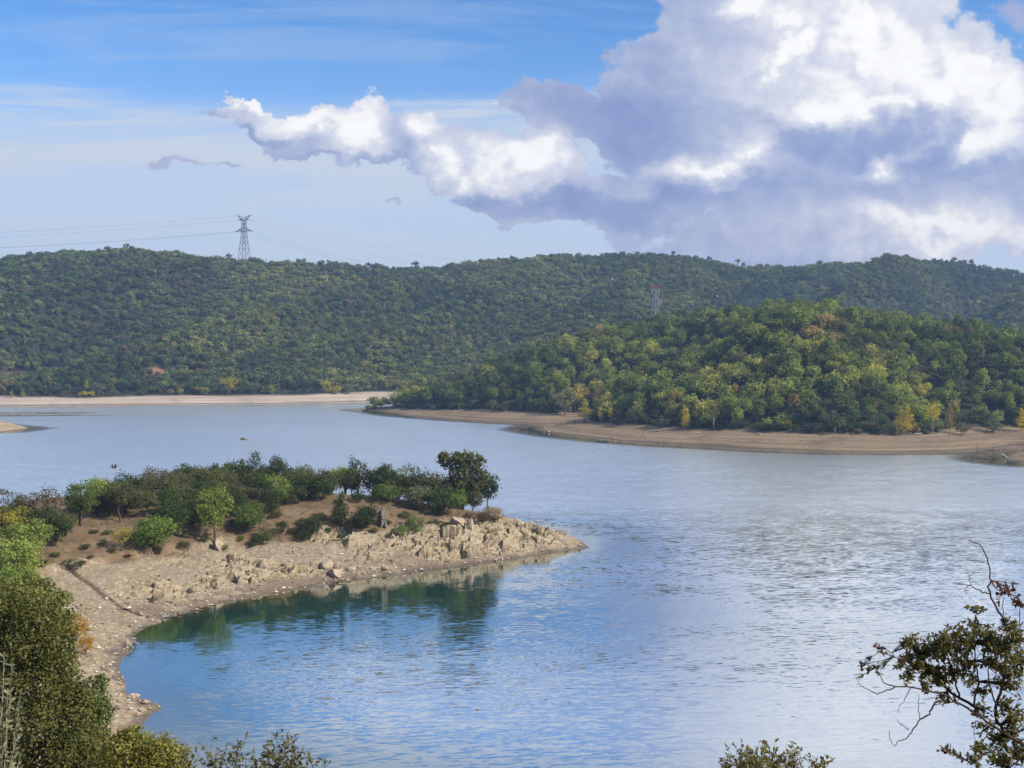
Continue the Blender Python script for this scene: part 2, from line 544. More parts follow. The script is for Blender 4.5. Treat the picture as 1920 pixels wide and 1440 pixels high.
# ------------------------------------------------------------------ mesh helpers
def mesh_from(name, verts, faces, mats=(), smooth=False, mat_index=None, attrs=None):
    """verts (n,3); faces (m,k) array or list of index lists"""
    me = bpy.data.meshes.new(name)
    verts = np.asarray(verts, dtype=np.float32)
    if isinstance(faces, np.ndarray):
        m, k = faces.shape
        loops = faces.ravel()
        starts = np.arange(m) * k
    else:
        m = len(faces)
        lens = np.array([len(f) for f in faces])
        loops = np.concatenate([np.asarray(f) for f in faces])
        starts = np.concatenate([[0], np.cumsum(lens)[:-1]])
    me.vertices.add(len(verts))
    me.vertices.foreach_set('co', verts.ravel())
    me.loops.add(len(loops))
    me.loops.foreach_set('vertex_index', loops.astype(np.int32))
    me.polygons.add(m)
    me.polygons.foreach_set('loop_start', starts.astype(np.int32))
    for mt in mats:
        me.materials.append(mt)
    if mat_index is not None:
        me.polygons.foreach_set('material_index', np.asarray(mat_index, dtype=np.int32))
    me.polygons.foreach_set('use_smooth', np.full(m, smooth, dtype=bool))
    if attrs:
        for an, av in attrs.items():
            av = np.asarray(av, dtype=np.float32)
            if av.ndim == 1:
                me.attributes.new(an, 'FLOAT', 'POINT').data.foreach_set('value', av)
            else:
                me.attributes.new(an, 'FLOAT_VECTOR', 'POINT').data.foreach_set('vector', av.ravel())
    me.update(calc_edges=True)
    return me


def grid_mesh(name, xs, ys, zf, mat, keep=None, attrs=None, smooth=True):
    X, Y = np.meshgrid(xs, ys)
    nx, ny = len(xs), len(ys)
    Z = zf
    V = np.stack([X, Y, Z], -1).reshape(-1, 3)
    i = np.arange(nx * ny).reshape(ny, nx)
    F = np.stack([i[:-1, :-1], i[:-1, 1:], i[1:, 1:], i[1:, :-1]], -1).reshape(-1, 4)
    if keep is not None:
        k = keep
        kk = (k[:-1, :-1] | k[:-1, 1:] | k[1:, 1:] | k[1:, :-1]).ravel()
        F = F[kk]
        used = np.unique(F)
        remap = np.full(nx * ny, -1)
        remap[used] = np.arange(len(used))
        V = V[used]
        F = remap[F]
        if attrs:
            attrs = {a: np.asarray(v).reshape(nx * ny, -1)[used].squeeze() for a, v in attrs.items()}
    elif attrs:
        attrs = {a: np.asarray(v).reshape(nx * ny, -1).squeeze() for a, v in attrs.items()}
    return mesh_from(name, V, F, [mat], smooth, None, attrs)


def link(name, me, parent=None):
    o = bpy.data.objects.new(name, me)
    COL.objects.link(o)
    if parent is not None:
        o.parent = parent
    return o


def structure(name, me):
    o = link(name, me)
    o['kind'] = 'structure'
    return o


def tag(o, label, cat, group=None):
    o['label'] = label
    o['category'] = cat
    if group:
        o['group'] = group
    return o


def empty(name, loc, rz=0.0, label=None, cat=None, group=None):
    o = bpy.data.objects.new(name, None)
    COL.objects.link(o)
    o.location = loc
    o.rotation_euler = (0, 0, rz)
    o.empty_display_size = 0.2
    if label:
        tag(o, label, cat, group)
    return o


# ------------------------------------------------------------------ materials of the setting
def new_mat(name):
    m = bpy.data.materials.new(name)
    m.use_nodes = True
    m.node_tree.nodes.clear()
    return m, NT(m.node_tree)


def finish(m, N, shader):
    o = N.new('ShaderNodeOutputMaterial')
    m.node_tree.links.new(shader, o.inputs['Surface'])
    return m


def principled(N, color, rough=0.8, normal=None, spec=0.3, metallic=0.0):
    b = N.new('ShaderNodeBsdfPrincipled')
    N.put(b.inputs['Base Color'], color)
    N.put(b.inputs['Roughness'], rough)
    b.inputs['Specular IOR Level'].default_value = spec
    b.inputs['Metallic'].default_value = metallic
    if normal is not None:
        N.put(b.inputs['Normal'], normal)
    return b


def bump(N, h, strength, dist):
    b = N.new('ShaderNodeBump')
    b.inputs['Strength'].default_value = strength
    b.inputs['Distance'].default_value = dist
    N.put(b.inputs['Height'], h)
    return b.outputs[0]


def attr(N, name):
    a = N.new('ShaderNodeAttribute')
    a.attribute_name = name
    return a.outputs['Fac']


def plain(name, color, rough=0.7, spec=0.3, var=0.25, scale=8.0, metallic=0.0):
    """a worn single-colour material with a little mottling"""
    m, N = new_mat(name)
    tc = N.new('ShaderNodeTexCoord').outputs['Object']
    n = N.noise(tc, scale, 4.0, 0.6)
    f = N.ramp(n, 0.3, 0.7, 1.0 - var, 1.0 + var, False)
    c = N.vec('SCALE', tuple(color[:3]), None)
    N.put(c.node.inputs['Scale'], f)
    b = principled(N, c, rough, None, spec, metallic)
    return finish(m, N, b.outputs[0])


def ground_material():
    m, N = new_mat('shore_ground')
    P = N.new('ShaderNodeTexCoord').outputs['Object']
    rock, soil, wet, gul = attr(N, 'rock'), attr(N, 'soil'), attr(N, 'wet'), attr(N, 'gully')
    n1 = N.noise(P, 0.35, 5.0, 0.6)
    n2 = N.noise(P, 2.2, 5.0, 0.65)
    n3 = N.noise(P, 9.0, 4.0, 0.7)
    vor = N.new('ShaderNodeTexVoronoi', feature='F1')
    N.put(vor.inputs['Vector'], P)
    vor.inputs['Scale'].default_value = 3.4
    # gravel and silt of the drawdown beach
    silt = N.mix(N.ramp(n1, 0.35, 0.65), (0.275, 0.212, 0.122, 1), (0.205, 0.146, 0.083, 1))
    stones = N.mix(N.ramp(n3, 0.42, 0.68), silt, (0.42, 0.335, 0.235, 1))
    stones = N.mix(N.ramp(N.sep(vor.outputs['Color'])[0], 0.72, 0.92, 0.0, 0.8), stones, (0.48, 0.40, 0.29, 1))
    stones = N.mix(N.ramp(n2, 0.52, 0.72, 0.0, 0.55), stones, (0.20, 0.125, 0.082, 1))
    # bedrock
    rk = N.mix(N.ramp(n2, 0.3, 0.7), (0.325, 0.245, 0.138, 1), (0.405, 0.325, 0.205, 1))
    rk = N.mix(N.ramp(n1, 0.55, 0.75, 0.0, 0.7), rk, (0.44, 0.285, 0.15, 1))
    rk = N.mix(N.ramp(n3, 0.56, 0.75, 0.0, 0.5), rk, (0.27, 0.205, 0.13, 1))
    # bare earth under the trees
    ea = N.mix(N.ramp(n1, 0.32, 0.66), (0.155, 0.098, 0.052, 1), (0.225, 0.152, 0.082, 1))
    ea = N.mix(N.ramp(n2, 0.5, 0.72, 0.0, 0.6), ea, (0.165, 0.095, 0.055, 1))
    ea = N.mix(N.ramp(N.noise(P, 0.9, 5.0, 0.65), 0.50, 0.66, 0.0, 0.75), ea, (0.095, 0.085, 0.038, 1))
    stones = N.mix(N.math('MULTIPLY', attr(N, 'silt'), N.ramp(n3, 0.62, 0.40, 0.25, 0.85)), stones, (0.135, 0.082, 0.056, 1))
    c = N.mix(soil, stones, ea)
    st = N.new('ShaderNodeMapping')
    st.inputs['Rotation'].default_value = (0.5, 0.55, 0.3)
    st.inputs['Scale'].default_value = (0.5, 0.5, 4.5)
    N.put(st.inputs['Vector'], P)
    bed_ = N.noise(st.outputs[0], 1.0, 4.0, 0.62, 2.1, 0.3)
    rk = N.mix(N.ramp(bed_, 0.50, 0.64, 0.0, 0.75), rk, (0.175, 0.128, 0.082, 1))
    rk = N.mix(N.ramp(bed_, 0.46, 0.34, 0.0, 0.55), rk, (0.50, 0.43, 0.33, 1))
    rk = N.mix(N.ramp(attr(N, 'crack'), 0.15, 0.9, 0.0, 0.75), rk, (0.115, 0.080, 0.048, 1))
    c = N.mix(rock, c, rk)
    c = N.mix(N.math('MULTIPLY', wet, 0.75), c, (0.085, 0.060, 0.042, 1))
    c = N.mix(N.math('MULTIPLY', gul, 0.85), c, (0.055, 0.036, 0.025, 1))
    h = N.math('ADD', N.math('MULTIPLY', n3, 0.5), N.math('MULTIPLY', n2, 1.0))
    nr = bump(N, h, 0.7, 0.16)
    b = principled(N, c, N.ramp(wet, 0.0, 1.0, 0.9, 0.45), nr, 0.25)
    return finish(m, N, b.outputs[0])


def beach_hill_material(name, leaf_floor, sand_a, sand_b, lines=True):
    """far banks: level strand lines on the beach, leaf litter and earth under the wood"""
    m, N = new_mat(name)
    P = N.new('ShaderNodeTexCoord').outputs['Object']
    wood, cut = attr(N, 'wood'), attr(N, 'cut')
    x, y, z = N.sep(P)
    n1 = N.noise(P, 0.06, 4.0, 0.6)
    n2 = N.noise(P, 0.5, 4.0, 0.65)
    lv = N.noise(N.comb(N.math('MULTIPLY', x, 0.012), N.math('MULTIPLY', y, 0.012), N.math('MULTIPLY', z, 2.2)), 1.0, 4.0, 0.65)
    s = N.mix(N.ramp(lv, 0.38, 0.62), sand_a, sand_b)
    l2 = N.noise(N.comb(N.math('MULTIPLY', x, 0.03), N.math('MULTIPLY', y, 0.03), N.math('MULTIPLY', N.math('ADD', z, N.math('MULTIPLY', n2, 0.25)), 6.5)), 1.0, 3.0, 0.6)
    s = N.mix(N.ramp(l2, 0.54, 0.66, 0.0, 0.55), s, tuple(0.55 * c for c in sand_b[:3]) + (1,))
    s = N.mix(N.ramp(N.noise(P, 1.6, 3.0, 0.7), 0.60, 0.72, 0.0, 0.6), s, tuple(min(1.0, 1.35 * c) for c in sand_a[:3]) + (1,))
    s = N.mix(N.ramp(n1, 0.52, 0.7, 0.0, 0.7), s, tuple(0.72 * c for c in sand_b[:3]) + (1,))
    s = N.mix(N.ramp(n2, 0.58, 0.75, 0.0, 0.5), s, tuple(1.15 * c for c in sand_a[:3]) + (1,))
    wetz = N.ramp(z, 0.08, 0.55, 0.75, 0.0)
    s = N.mix(wetz, s, (0.085, 0.062, 0.045, 1))
    f = N.mix(N.ramp(n2, 0.35, 0.65), leaf_floor, (0.034, 0.032, 0.017, 1))
    c = N.mix(wood, s, f)
    c = N.mix(cut, c, N.mix(N.ramp(n2, 0.35, 0.65), (0.36, 0.155, 0.075, 1), (0.30, 0.17, 0.10, 1)))
    b = principled(N, c, 0.9, bump(N, n2, 0.6, 0.6), 0.2)
    return finish(m, N, b.outputs[0])


def water_material():
    m, N = new_mat('lake_water')
    P = N.new('ShaderNodeTexCoord').outputs['Object']
    rip = attr(N, 'ripple')
    ang = math.radians(-7)
    mp = N.new('ShaderNodeMapping')
    mp.inputs['Rotation'].default_value = (0, 0, ang)
    N.put(mp.inputs['Vector'], P)
    Q = mp.outputs[0]
    # slopes of three sizes of ripple, long crests lying across the view
    a = N.vec('SUBTRACT', N.noise(N.vec('MULTIPLY', Q, (0.34, 1.75, 1.0)), 1.0, 2.0, 0.5, 2.0, 0.25, True, '2D'), (0.5, 0.5, 0.5))
    b = N.vec('SUBTRACT', N.noise(N.vec('MULTIPLY', Q, (1.0, 4.6, 1.0)), 1.0, 2.0, 0.55, 2.1, 0.2, True, '2D'), (0.5, 0.5, 0.5))
    c = N.vec('SUBTRACT', N.noise(N.vec('MULTIPLY', Q, (0.07, 0.17, 1.0)), 1.0, 2.0, 0.5, 2.0, 0.3, True, '2D'), (0.5, 0.5, 0.5))
    gust = N.ramp(N.noise(N.vec('MULTIPLY', P, (0.006, 0.016, 1.0)), 1.0, 3.0, 0.55, 2.0, 0.5, False, '2D'), 0.35, 0.68, 0.55, 1.15)
    s = N.vec('ADD', N.vec('MULTIPLY', a, (0.11, 0.25, 0.0)), N.vec('MULTIPLY', b, (0.12, 0.27, 0.0)))
    s = N.vec('ADD', s, N.vec('MULTIPLY', c, (0.05, 0.10, 0.0)))
    s = N.vec('SCALE', s, None)
    N.put(s.node.inputs['Scale'], N.math('MULTIPLY', N.math('MINIMUM', rip, 1.25), gust))
    nrm = N.vec('NORMALIZE', N.vec('ADD', s, (0.0, 0.0, 1.0)))
    deep = N.mix(attr(N, 'shallow'), (0.010, 0.055, 0.045, 1), (0.060, 0.068, 0.026, 1))
    body = N.new('ShaderNodeBsdfDiffuse')
    N.put(body.inputs['Color'], deep)
    mir = N.new('ShaderNodeBsdfGlossy', distribution='MULTI_GGX')
    N.put(mir.inputs['Roughness'], N.ramp(rip, 0.95, 2.2, 0.045, 0.28, False))
    mir.inputs['Color'].default_value = (0.945, 0.98, 1.0, 1)
    N.put(mir.inputs['Normal'], nrm)
    fr = N.new('ShaderNodeFresnel')
    fr.inputs['IOR'].default_value = 1.333
    N.put(fr.inputs['Normal'], nrm)
    f = N.math('ADD', N.math('MULTIPLY', fr.outputs[0], 1.0), N.ramp(rip, 0.2, 1.8, 0.31, 0.86, False), None, True)
    mx = N.new('ShaderNodeMixShader')
    N.put(mx.inputs[0], f)
    m.node_tree.links.new(body.outputs[0], mx.inputs[1])
    m.node_tree.links.new(mir.outputs[0], mx.inputs[2])
    bs = mx
    return finish(m, N, bs.outputs[0])


# ------------------------------------------------------------------ the ground, banks, hills and the lake
GROUND = ground_material()
xs = np.concatenate([np.arange(-330, -112, 4.0), np.arange(-112, 22, 0.36), np.arange(22, 231, 4.0)])
ys = np.concatenate([np.arange(-60, 92, 2.0), np.arange(92, 262, 0.36)])
X, Y = np.meshgrid(xs, ys)
Zn, Dn, Rn, Sn, Wn, Cn = h_near(X, Y)
Qn = sstep(8.5, 4.0, Dn + fbm(X / 4, Y / 4, 83, 3) * 2.2) * sstep(150, 160, Y) * sstep(2, -8, X) * sstep(-0.5, 0.3, fbm(X / 7, Y / 3, 85, 3) + 0.15)
G = sstep(0.55, 0.15, gully_distance(X, Y) + 0.12 * fbm(X / 0.8, Y / 0.8, 81, 2))
structure('near_shore_ground', grid_mesh('near_shore_ground', xs, ys, Zn, GROUND, Dn > -9.0,
          {'rock': Rn, 'soil': Sn, 'wet': Wn, 'gully': G, 'silt': Qn, 'crack': Cn}, False))

xs = np.arange(-120, 420, 2.0)
ys = np.arange(340, 905, 2.0)
X, Y = np.meshgrid(xs, ys)
Zh, Dh, Bh = h_hill(X, Y)
structure('wooded_hill_ground', grid_mesh('wooded_hill_ground', xs, ys, Zh,
          beach_hill_material('hill_ground', (0.030, 0.034, 0.017, 1), (0.290, 0.212, 0.126, 1), (0.185, 0.126, 0.074, 1)), Dh > -25,
          {'wood': sstep(-3, 2, Dh - Bh), 'cut': np.zeros_like(Zh)}))

xs = np.arange(-900, 1000, 5.0)
ys = np.concatenate([np.arange(740, 960, 2.5), np.arange(960, 1700, 6.0)])
X, Y = np.meshgrid(xs, ys)
Zf, Df, Bf = h_far(X, Y)
CUTS = [(10, 703, 46, 8), (98, 695, 34, 5), (128, 698, 20, 5), (292, 694, 22, 6), (318, 700, 14, 4), (366, 697, 14, 7), (466, 699, 22, 5), (750, 690, 14, 4), (640, 700, 8, 4)]


def cut_mask(x, y, z):
    px = 960 + FPX * x / y
    py = 660 - FPX * (z - CAM_H) / y
    k = np.zeros_like(x)
    for a, b, rx, ry in CUTS:
        k = np.maximum(k, sstep(1.0, 0.7, np.hypot((px - a) / rx, (py - b) / ry) + 0.55 * fbm(x / 9, z / 3, 231, 3)))
    return k * ((y > 800) & (y < 1000))


structure('far_hills', grid_mesh('far_hills', xs, ys, Zf,
          beach_hill_material('far_ground', (0.026, 0.034, 0.016, 1), (0.52, 0.43, 0.33, 1), (0.40, 0.30, 0.22, 1)), Df > -25,
          {'wood': sstep(-3, 3, Df - Bf), 'cut': cut_mask(X, Y, Zf)}))

xs = np.arange(-300, -205, 0.8)
ys = np.arange(505, 615, 0.8)
X, Y = np.meshgrid(xs, ys)
Zs, Ds = h_spit(X, Y)
structure('bare_spit', grid_mesh('bare_spit', xs, ys, Zs,
          beach_hill_material('spit_ground', (0.3, 0.2, 0.1, 1), (0.46, 0.34, 0.22, 1), (0.33, 0.23, 0.145, 1)), Ds > -10,
          {'wood': np.zeros_like(Zs), 'cut': np.zeros_like(Zs)}))

# the lake bed reaches the horizon below everything; the lake lies on it
bed = mesh_from('lake_bed', [(-1500, -170, -9), (1500, -170, -9), (1500, 2100, -9), (-1500, 2100, -9)], np.array([[0, 1, 2, 3]]),
                [plain('lake_bed_mud', (0.12, 0.10, 0.07), 0.9)])
structure('lake_bed', bed)
xs = np.concatenate([np.arange(-900, -140, 10.0), np.arange(-140, 140, 2.0), np.arange(140, 1000, 10.0)])
ys = np.concatenate([np.arange(40, 280, 2.0), np.arange(280, 980, 5.0)])
X, Y = np.meshgrid(xs, ys)
dl = [-sdf(X, Y, p) for p in (LAND_NEAR, LAND_HILL, LAND_FAR, LAND_SPIT)]
off = np.minimum.reduce([dl[0] / 1.0, dl[1] / 1.0, dl[2] / 1.3, dl[3] / 1.0])
lee = sstep(0.0, 26.0, dl[0]) * sstep(0.0, 22.0, dl[1]) * sstep(4.0, 45.0, dl[2]) * sstep(0.0, 12.0, dl[3])
bay = 1 - 0.62 * sstep(44, 14, np.hypot((X + 24) / 1.5, Y - 168))
calm = 1 - 0.8 * sstep(1.2, 0.7, np.hypot((X + 262) / 34, (Y - 690) / 9) + 0.25 * fbm(X / 20, Y / 6, 401, 3))
calm *= 1 - 0.8 * sstep(1.2, 0.7, np.hypot((X + 275) / 50, (Y - 662) / 8) + 0.25 * fbm(X / 20, Y / 6, 403, 3))
ripple = (0.10 + 0.90 * lee) * bay * calm * (1 + 1.5 * sstep(140, 330, Y)) * (1 + 0.35 * sstep(150, 115, Y))
shallow = sstep(7.0, 0.0, dl[0] + fbm(X / 6, Y / 6, 409, 2)) + 0.0 * X
lake = grid_mesh('lake', xs, ys, np.zeros_like(X), water_material(), None, {'ripple': ripple, 'shallow': shallow}, False)
structure('lake', lake)



# ------------------------------------------------------------------ foliage
def leaf_material(name, gloss=0.0, trans=0.35, var=0.30, scale=0.6):
    """leaves: the tint comes from the thing ('tint'), every clump varies a little"""
    m, N = new_mat(name)
    at = N.new('ShaderNodeAttribute', attribute_type='INSTANCER')
    at.attribute_name = 'tint'
    lf = attr(N, 'leaf')
    k = N.ramp(lf, 0.0, 1.0, 1.0 - var, 1.0 + var, False)
    c = N.vec('SCALE', at.outputs['Color'], None)
    N.put(c.node.inputs['Scale'], k)
    hs = N.new('ShaderNodeHueSaturation')
    N.put(hs.inputs['Hue'], N.ramp(lf, 0.0, 1.0, 0.515, 0.485, False))
    hs.inputs['Saturation'].default_value = 1.0
    hs.inputs['Value'].default_value = 1.0
    N.put(hs.inputs['Color'], c)
    d = N.new('ShaderNodeBsdfDiffuse')
    N.put(d.inputs['Color'], hs.outputs[0])
    t = N.new('ShaderNodeBsdfTranslucent')
    tcol = N.vec('MULTIPLY', hs.outputs[0], (1.25, 1.25, 0.6))
    N.put(t.inputs['Color'], tcol)
    mx = N.new('ShaderNodeMixShader')
    mx.inputs[0].default_value = trans
    m.node_tree.links.new(d.outputs[0], mx.inputs[1])
    m.node_tree.links.new(t.outputs[0], mx.inputs[2])
    sh = mx.outputs[0]
    if gloss > 0:
        g = N.new('ShaderNodeBsdfGlossy')
        g.inputs['Roughness'].default_value = 0.42
        g.inputs['Color'].default_value = (0.8, 0.85, 0.8, 1)
        m2 = N.new('ShaderNodeMixShader')
        m2.inputs[0].default_value = gloss
        m.node_tree.links.new(sh, m2.inputs[1])
        m.node_tree.links.new(g.outputs[0], m2.inputs[2])
        sh = m2.outputs[0]
    return finish(m, N, sh)


LEAF = leaf_material('leaves')
LEAF_GLOSSY = leaf_material('glossy_leaves', 0.02, 0.30, 0.5)
BARK = plain('bark', (0.105, 0.082, 0.062), 0.9, 0.15, 0.35, 2.5)
PALE_BARK = plain('pale_bark', (0.30, 0.26, 0.21), 0.9, 0.15, 0.3, 2.5)


def unit(v):
    return v / (np.linalg.norm(v, axis=-1, keepdims=True) + 1e-9)


def leaf_quads(pos, nrm, length, width, shape='quad', droop=0.0):
    """flat leaf (or leaf clump) faces; pos/nrm (n,3)"""
    n = len(pos)
    r = unit(rng.normal(size=(n, 3)))
    u = unit(np.cross(nrm, r))
    v = np.cross(nrm, u)
    L = np.broadcast_to(np.asarray(length), (n,))[:, None]
    W = np.broadcast_to(np.asarray(width), (n,))[:, None]
    if shape == 'quad':
        bend = nrm * (0.18 * W)
        q = np.stack([pos - u * L * .5, pos - v * W * .5 + bend, pos + u * L * .5, pos + v * W * .5 + bend], 1)
        k = 4
    else:
        fold = nrm * (0.16 * W)
        q = np.stack([pos - u * L * .5, pos - u * L * .18 - v * W * .46 + fold, pos + u * L * .2 - v * W * .40 + fold, pos + u * L * .55,
                      pos + u * L * .2 + v * W * .40 + fold, pos - u * L * .18 + v * W * .46 + fold], 1)
        k = 6
    V = q.reshape(-1, 3)
    F = np.arange(n * k).reshape(n, k)
    return V, F


def crown_points(lobes, n, clump=0.28, per=9, shell=(0.62, 1.02), up_bias=0.25):
    """leaf positions gathered in little clumps over a set of ellipsoid lobes (cx,cy,cz,rx,ry,rz)"""
    lobes = np.asarray(lobes, float)
    area = (lobes[:, 3] * lobes[:, 4] + lobes[:, 3] * lobes[:, 5] + lobes[:, 4] * lobes[:, 5])
    nc = max(4, n // per)
    li = rng.choice(len(lobes), nc, p=area / area.sum())
    d = unit(rng.normal(size=(nc, 3)))
    d[:, 2] += up_bias * rng.random(nc)
    d = unit(d)
    rad = shell[0] + (shell[1] - shell[0]) * rng.random(nc) ** 0.6
    lb = lobes[li]
    cen = lb[:, :3] + d * lb[:, 3:] * rad[:, None]
    # drop the clumps buried deep in another lobe
    keep = np.ones(nc, bool)
    for j, L in enumerate(lobes):
        q = (cen - L[:3]) / L[3:]
        keep &= ~(((q ** 2).sum(1) < 0.36) & (li != j))
    cen, d, lb = cen[keep], d[keep], lb[keep]
    nc = len(cen)
    tone = rng.random(nc)
    cl = clump * (0.6 + 0.8 * rng.random(nc)) * lb[:, 3:].mean(1)
    off = rng.normal(size=(nc, per, 3)) * cl[:, None, None] * np.array([1, 1, .75])
    P = (cen[:, None, :] + off).reshape(-1, 3)
    nr = unit(np.repeat(d, per, 0) + 0.65 * rng.normal(size=(nc * per, 3)) + np.array([0, 0, .25]))
    tn = np.clip(np.repeat(tone, per) * 0.7 + 0.3 * rng.random(nc * per), 0, 1)
    return P, nr, tn


def crown_mesh(name, lobes, n, leaf, mat, clump=0.28, per=9, shape='quad', aspect=0.8, shell=(0.62, 1.02), up_bias=0.25):
    P, nr, tn = crown_points(lobes, n, clump, per, shell, up_bias)
    sz = leaf * (0.65 + 0.7 * rng.random(len(P)))
    V, F = leaf_quads(P, nr, sz, sz * aspect, shape)
    k = F.shape[1]
    return mesh_from(name, V, F, [mat], False, None, {'leaf': np.repeat(tn, k)})


def tube(path, radii, sides=6, cap=True):
    path = np.asarray(path, float)
    n = len(path)
    radii = np.broadcast_to(np.asarray(radii, float), (n,))
    V, F = [], []
    tan = np.gradient(path, axis=0)
    tan = unit(tan)
    ref = np.array([0.0, 0.0, 1.0]) if abs(tan[0][2]) < 0.9 else np.array([1.0, 0, 0])
    u = np.cross(tan[0], ref)
    u /= np.linalg.norm(u) + 1e-9
    for i in range(n):
        u = u - tan[i] * np.dot(u, tan[i])
        u /= np.linalg.norm(u) + 1e-9
        w = np.cross(tan[i], u)
        for k in range(sides):
            a = 2 * PI * k / sides
            V.append(path[i] + radii[i] * (math.cos(a) * u + math.sin(a) * w))
    for i in range(n - 1):
        for k in range(sides):
            a, b = i * sides + k, i * sides + (k + 1) % sides
            F.append([a, b, b + sides, a + sides])
    if cap:
        F.append(list(range(sides))[::-1])
        F.append([(n - 1) * sides + k for k in range(sides)])
    return V, F


class Shape:
    """gathers several pieces into one mesh"""
    def __init__(self):
        self.V, self.F = [], []

    def add(self, V, F):
        o = len(self.V)
        self.V.extend([tuple(v) for v in V])
        self.F.extend([[i + o for i in f] for f in F])
        return self

    def tube(self, path, radii, sides=6):
        return self.add(*tube(path, radii, sides))

    def strut(self, a, b, r, sides=4):
        return self.add(*tube([a, b], [r, r], sides))

    def box(self, c, s, rz=0.0):
        cx, cy, cz = c
        sx, sy, sz = s[0] / 2, s[1] / 2, s[2] / 2
        ca, sn = math.cos(rz), math.sin(rz)
        V = []
        for dz in (-sz, sz):
            for dx, dy in ((-sx, -sy), (sx, -sy), (sx, sy), (-sx, sy)):
                V.append((cx + dx * ca - dy * sn, cy + dx * sn + dy * ca, cz + dz))
        return self.add(V, [[3, 2, 1, 0], [4, 5, 6, 7], [0, 1, 5, 4], [1, 2, 6, 5], [2, 3, 7, 6], [3, 0, 4, 7]])

    def mesh(self, name, mats, smooth=False):
        return mesh_from(name, self.V, self.F, mats, smooth)


def wobble_path(a, b, n=5, amp=0.06):
    a, b = np.asarray(a, float), np.asarray(b, float)
    L = np.linalg.norm(b - a)
    t = np.linspace(0, 1, n)[:, None]
    p = a + (b - a) * t
    p[1:-1] += rng.normal(size=(n - 2, 3)) * amp * L
    return p


def trunk_mesh(name, lobes, base_r, stems=1, mat=None, spread=0.25, limbs=7):
    s = Shape()
    lobes = np.asarray(lobes, float)
    zmin = lobes[:, 2].min()
    for k in range(stems):
        a = 2 * PI * k / max(stems, 1) + rng.random()
        b0 = np.array([math.cos(a), math.sin(a), 0]) * (spread * 0.5 if stems > 1 else 0)
        fork = np.array([math.cos(a) * spread, math.sin(a) * spread, max(zmin * 0.75, 0.15 * lobes[:, 2].max())])
        b0[2] = -0.35
        s.tube(wobble_path(b0, fork, 4, 0.04), np.linspace(base_r, base_r * 0.72, 4), 7)
        idx = rng.permutation(len(lobes))[:max(2, limbs // stems)]
        for i in idx:
            tip = lobes[i, :3] + rng.normal(size=3) * lobes[i, 3:] * 0.2
            s.tube(wobble_path(fork, tip, 5, 0.07), np.linspace(base_r * 0.55, base_r * 0.10, 5), 5)
    return s.mesh(name, [mat or BARK], True)


def round_lobes(w, h, base, n=9, squash=1.0):
    """a broad rounded crown between the heights base and h"""
    out = []
    mid, hh = (base + h) / 2, (h - base) / 2
    out.append((0, 0, mid, w * .30, w * .30, hh * .66))
    for k in range(n):
        a = 2 * PI * (k + rng.random() * .7) / n
        q = rng.uniform(-0.75, 0.8)
        rr = math.sqrt(max(0.05, 1 - q * q))
        r = w * rng.uniform(.15, .23)
        out.append((math.cos(a) * rr * w * .31, math.sin(a) * rr * w * .31, mid + q * hh * .66, r, r, r * rng.uniform(.75, 1.0) * squash))
    return out


def column_lobes(w, h, base, n=8):
    out = []
    for k in range(n):
        t = (k + .5) / n
        z = base + (h - base) * t
        r = w * .5 * (1.0 - 0.72 * t ** 1.4) * (0.55 + 0.45 * min(1, t * 4))
        a = rng.random() * 6.28
        e = r * .35
        out.append((math.cos(a) * e, math.sin(a) * e, z, r * .8, r * .8, (h - base) / n * .95))
    return out


# far-wood prototypes, one mesh each (leaves + trunk), seen only as copies
def small_tree(name, kind, n, leaf, parts=None):
    if kind == 'round':
        lob = round_lobes(rng.uniform(6.5, 8.0), rng.uniform(6.0, 7.6), 0.8, 8)
        P, nr, tn = crown_points(lob, n, .30, 8)
    elif kind == 'pine':
        lob = round_lobes(rng.uniform(4.6, 5.6), rng.uniform(8.5, 10.0), 2.4, 8, 1.5)
        P, nr, tn = crown_points(lob, n, .36, 8, (0.55, 1.05))
    elif kind == 'umbrella':
        lob = round_lobes(5.2, 10.5, 6.4, 6)
        P, nr, tn = crown_points(lob, n, .34, 8)
    elif kind == 'poplar':
        lob = column_lobes(rng.uniform(3.4, 4.2), rng.uniform(8.5, 10.0), 0.9, 9)
        P, nr, tn = crown_points(lob, n, .40, 7, (0.4, 1.05))
    else:
        lob = round_lobes(rng.uniform(4.5, 5.6), rng.uniform(3.2, 4.2), 0.1, 7)
        P, nr, tn = crown_points(lob, n, .30, 8)
    sz = leaf * (0.65 + .7 * rng.random(len(P)))
    V, F = leaf_quads(P, nr, sz, sz * .85)
    lf = np.repeat(tn, 4)
    faces = [list(f) for f in F]
    mi = [0] * len(faces)
    Vt = [tuple(v) for v in V]
    s = Shape()
    top = max(l[2] for l in lob)
    s.tube([(0, 0, -1.0), (0.08, 0, top * .5), (0, .1, top * .95)], [.26, .18, .06], 5)
    if kind in ('umbrella', 'poplar', 'round'):
        for l in lob[1:5]:
            s.tube([(0.05, 0, top * .45), (l[0] * .6, l[1] * .6, l[2] * .85), l[:3]], [.13, .09, .04], 4)
    if parts is not None:
        parts.append((mesh_from(name + '_crown', V, F, [LEAF], False, None, {'leaf': lf}), s.mesh(name + '_trunk', [BARK], True)))
    o = len(Vt)
    Vt += s.V
    faces += [[i + o for i in f] for f in s.F]
    mi += [1] * len(s.F)
    lf = np.concatenate([lf, np.zeros(len(s.V))])
    return mesh_from(name, Vt, faces, [LEAF, BARK], False, mi, {'leaf': lf})


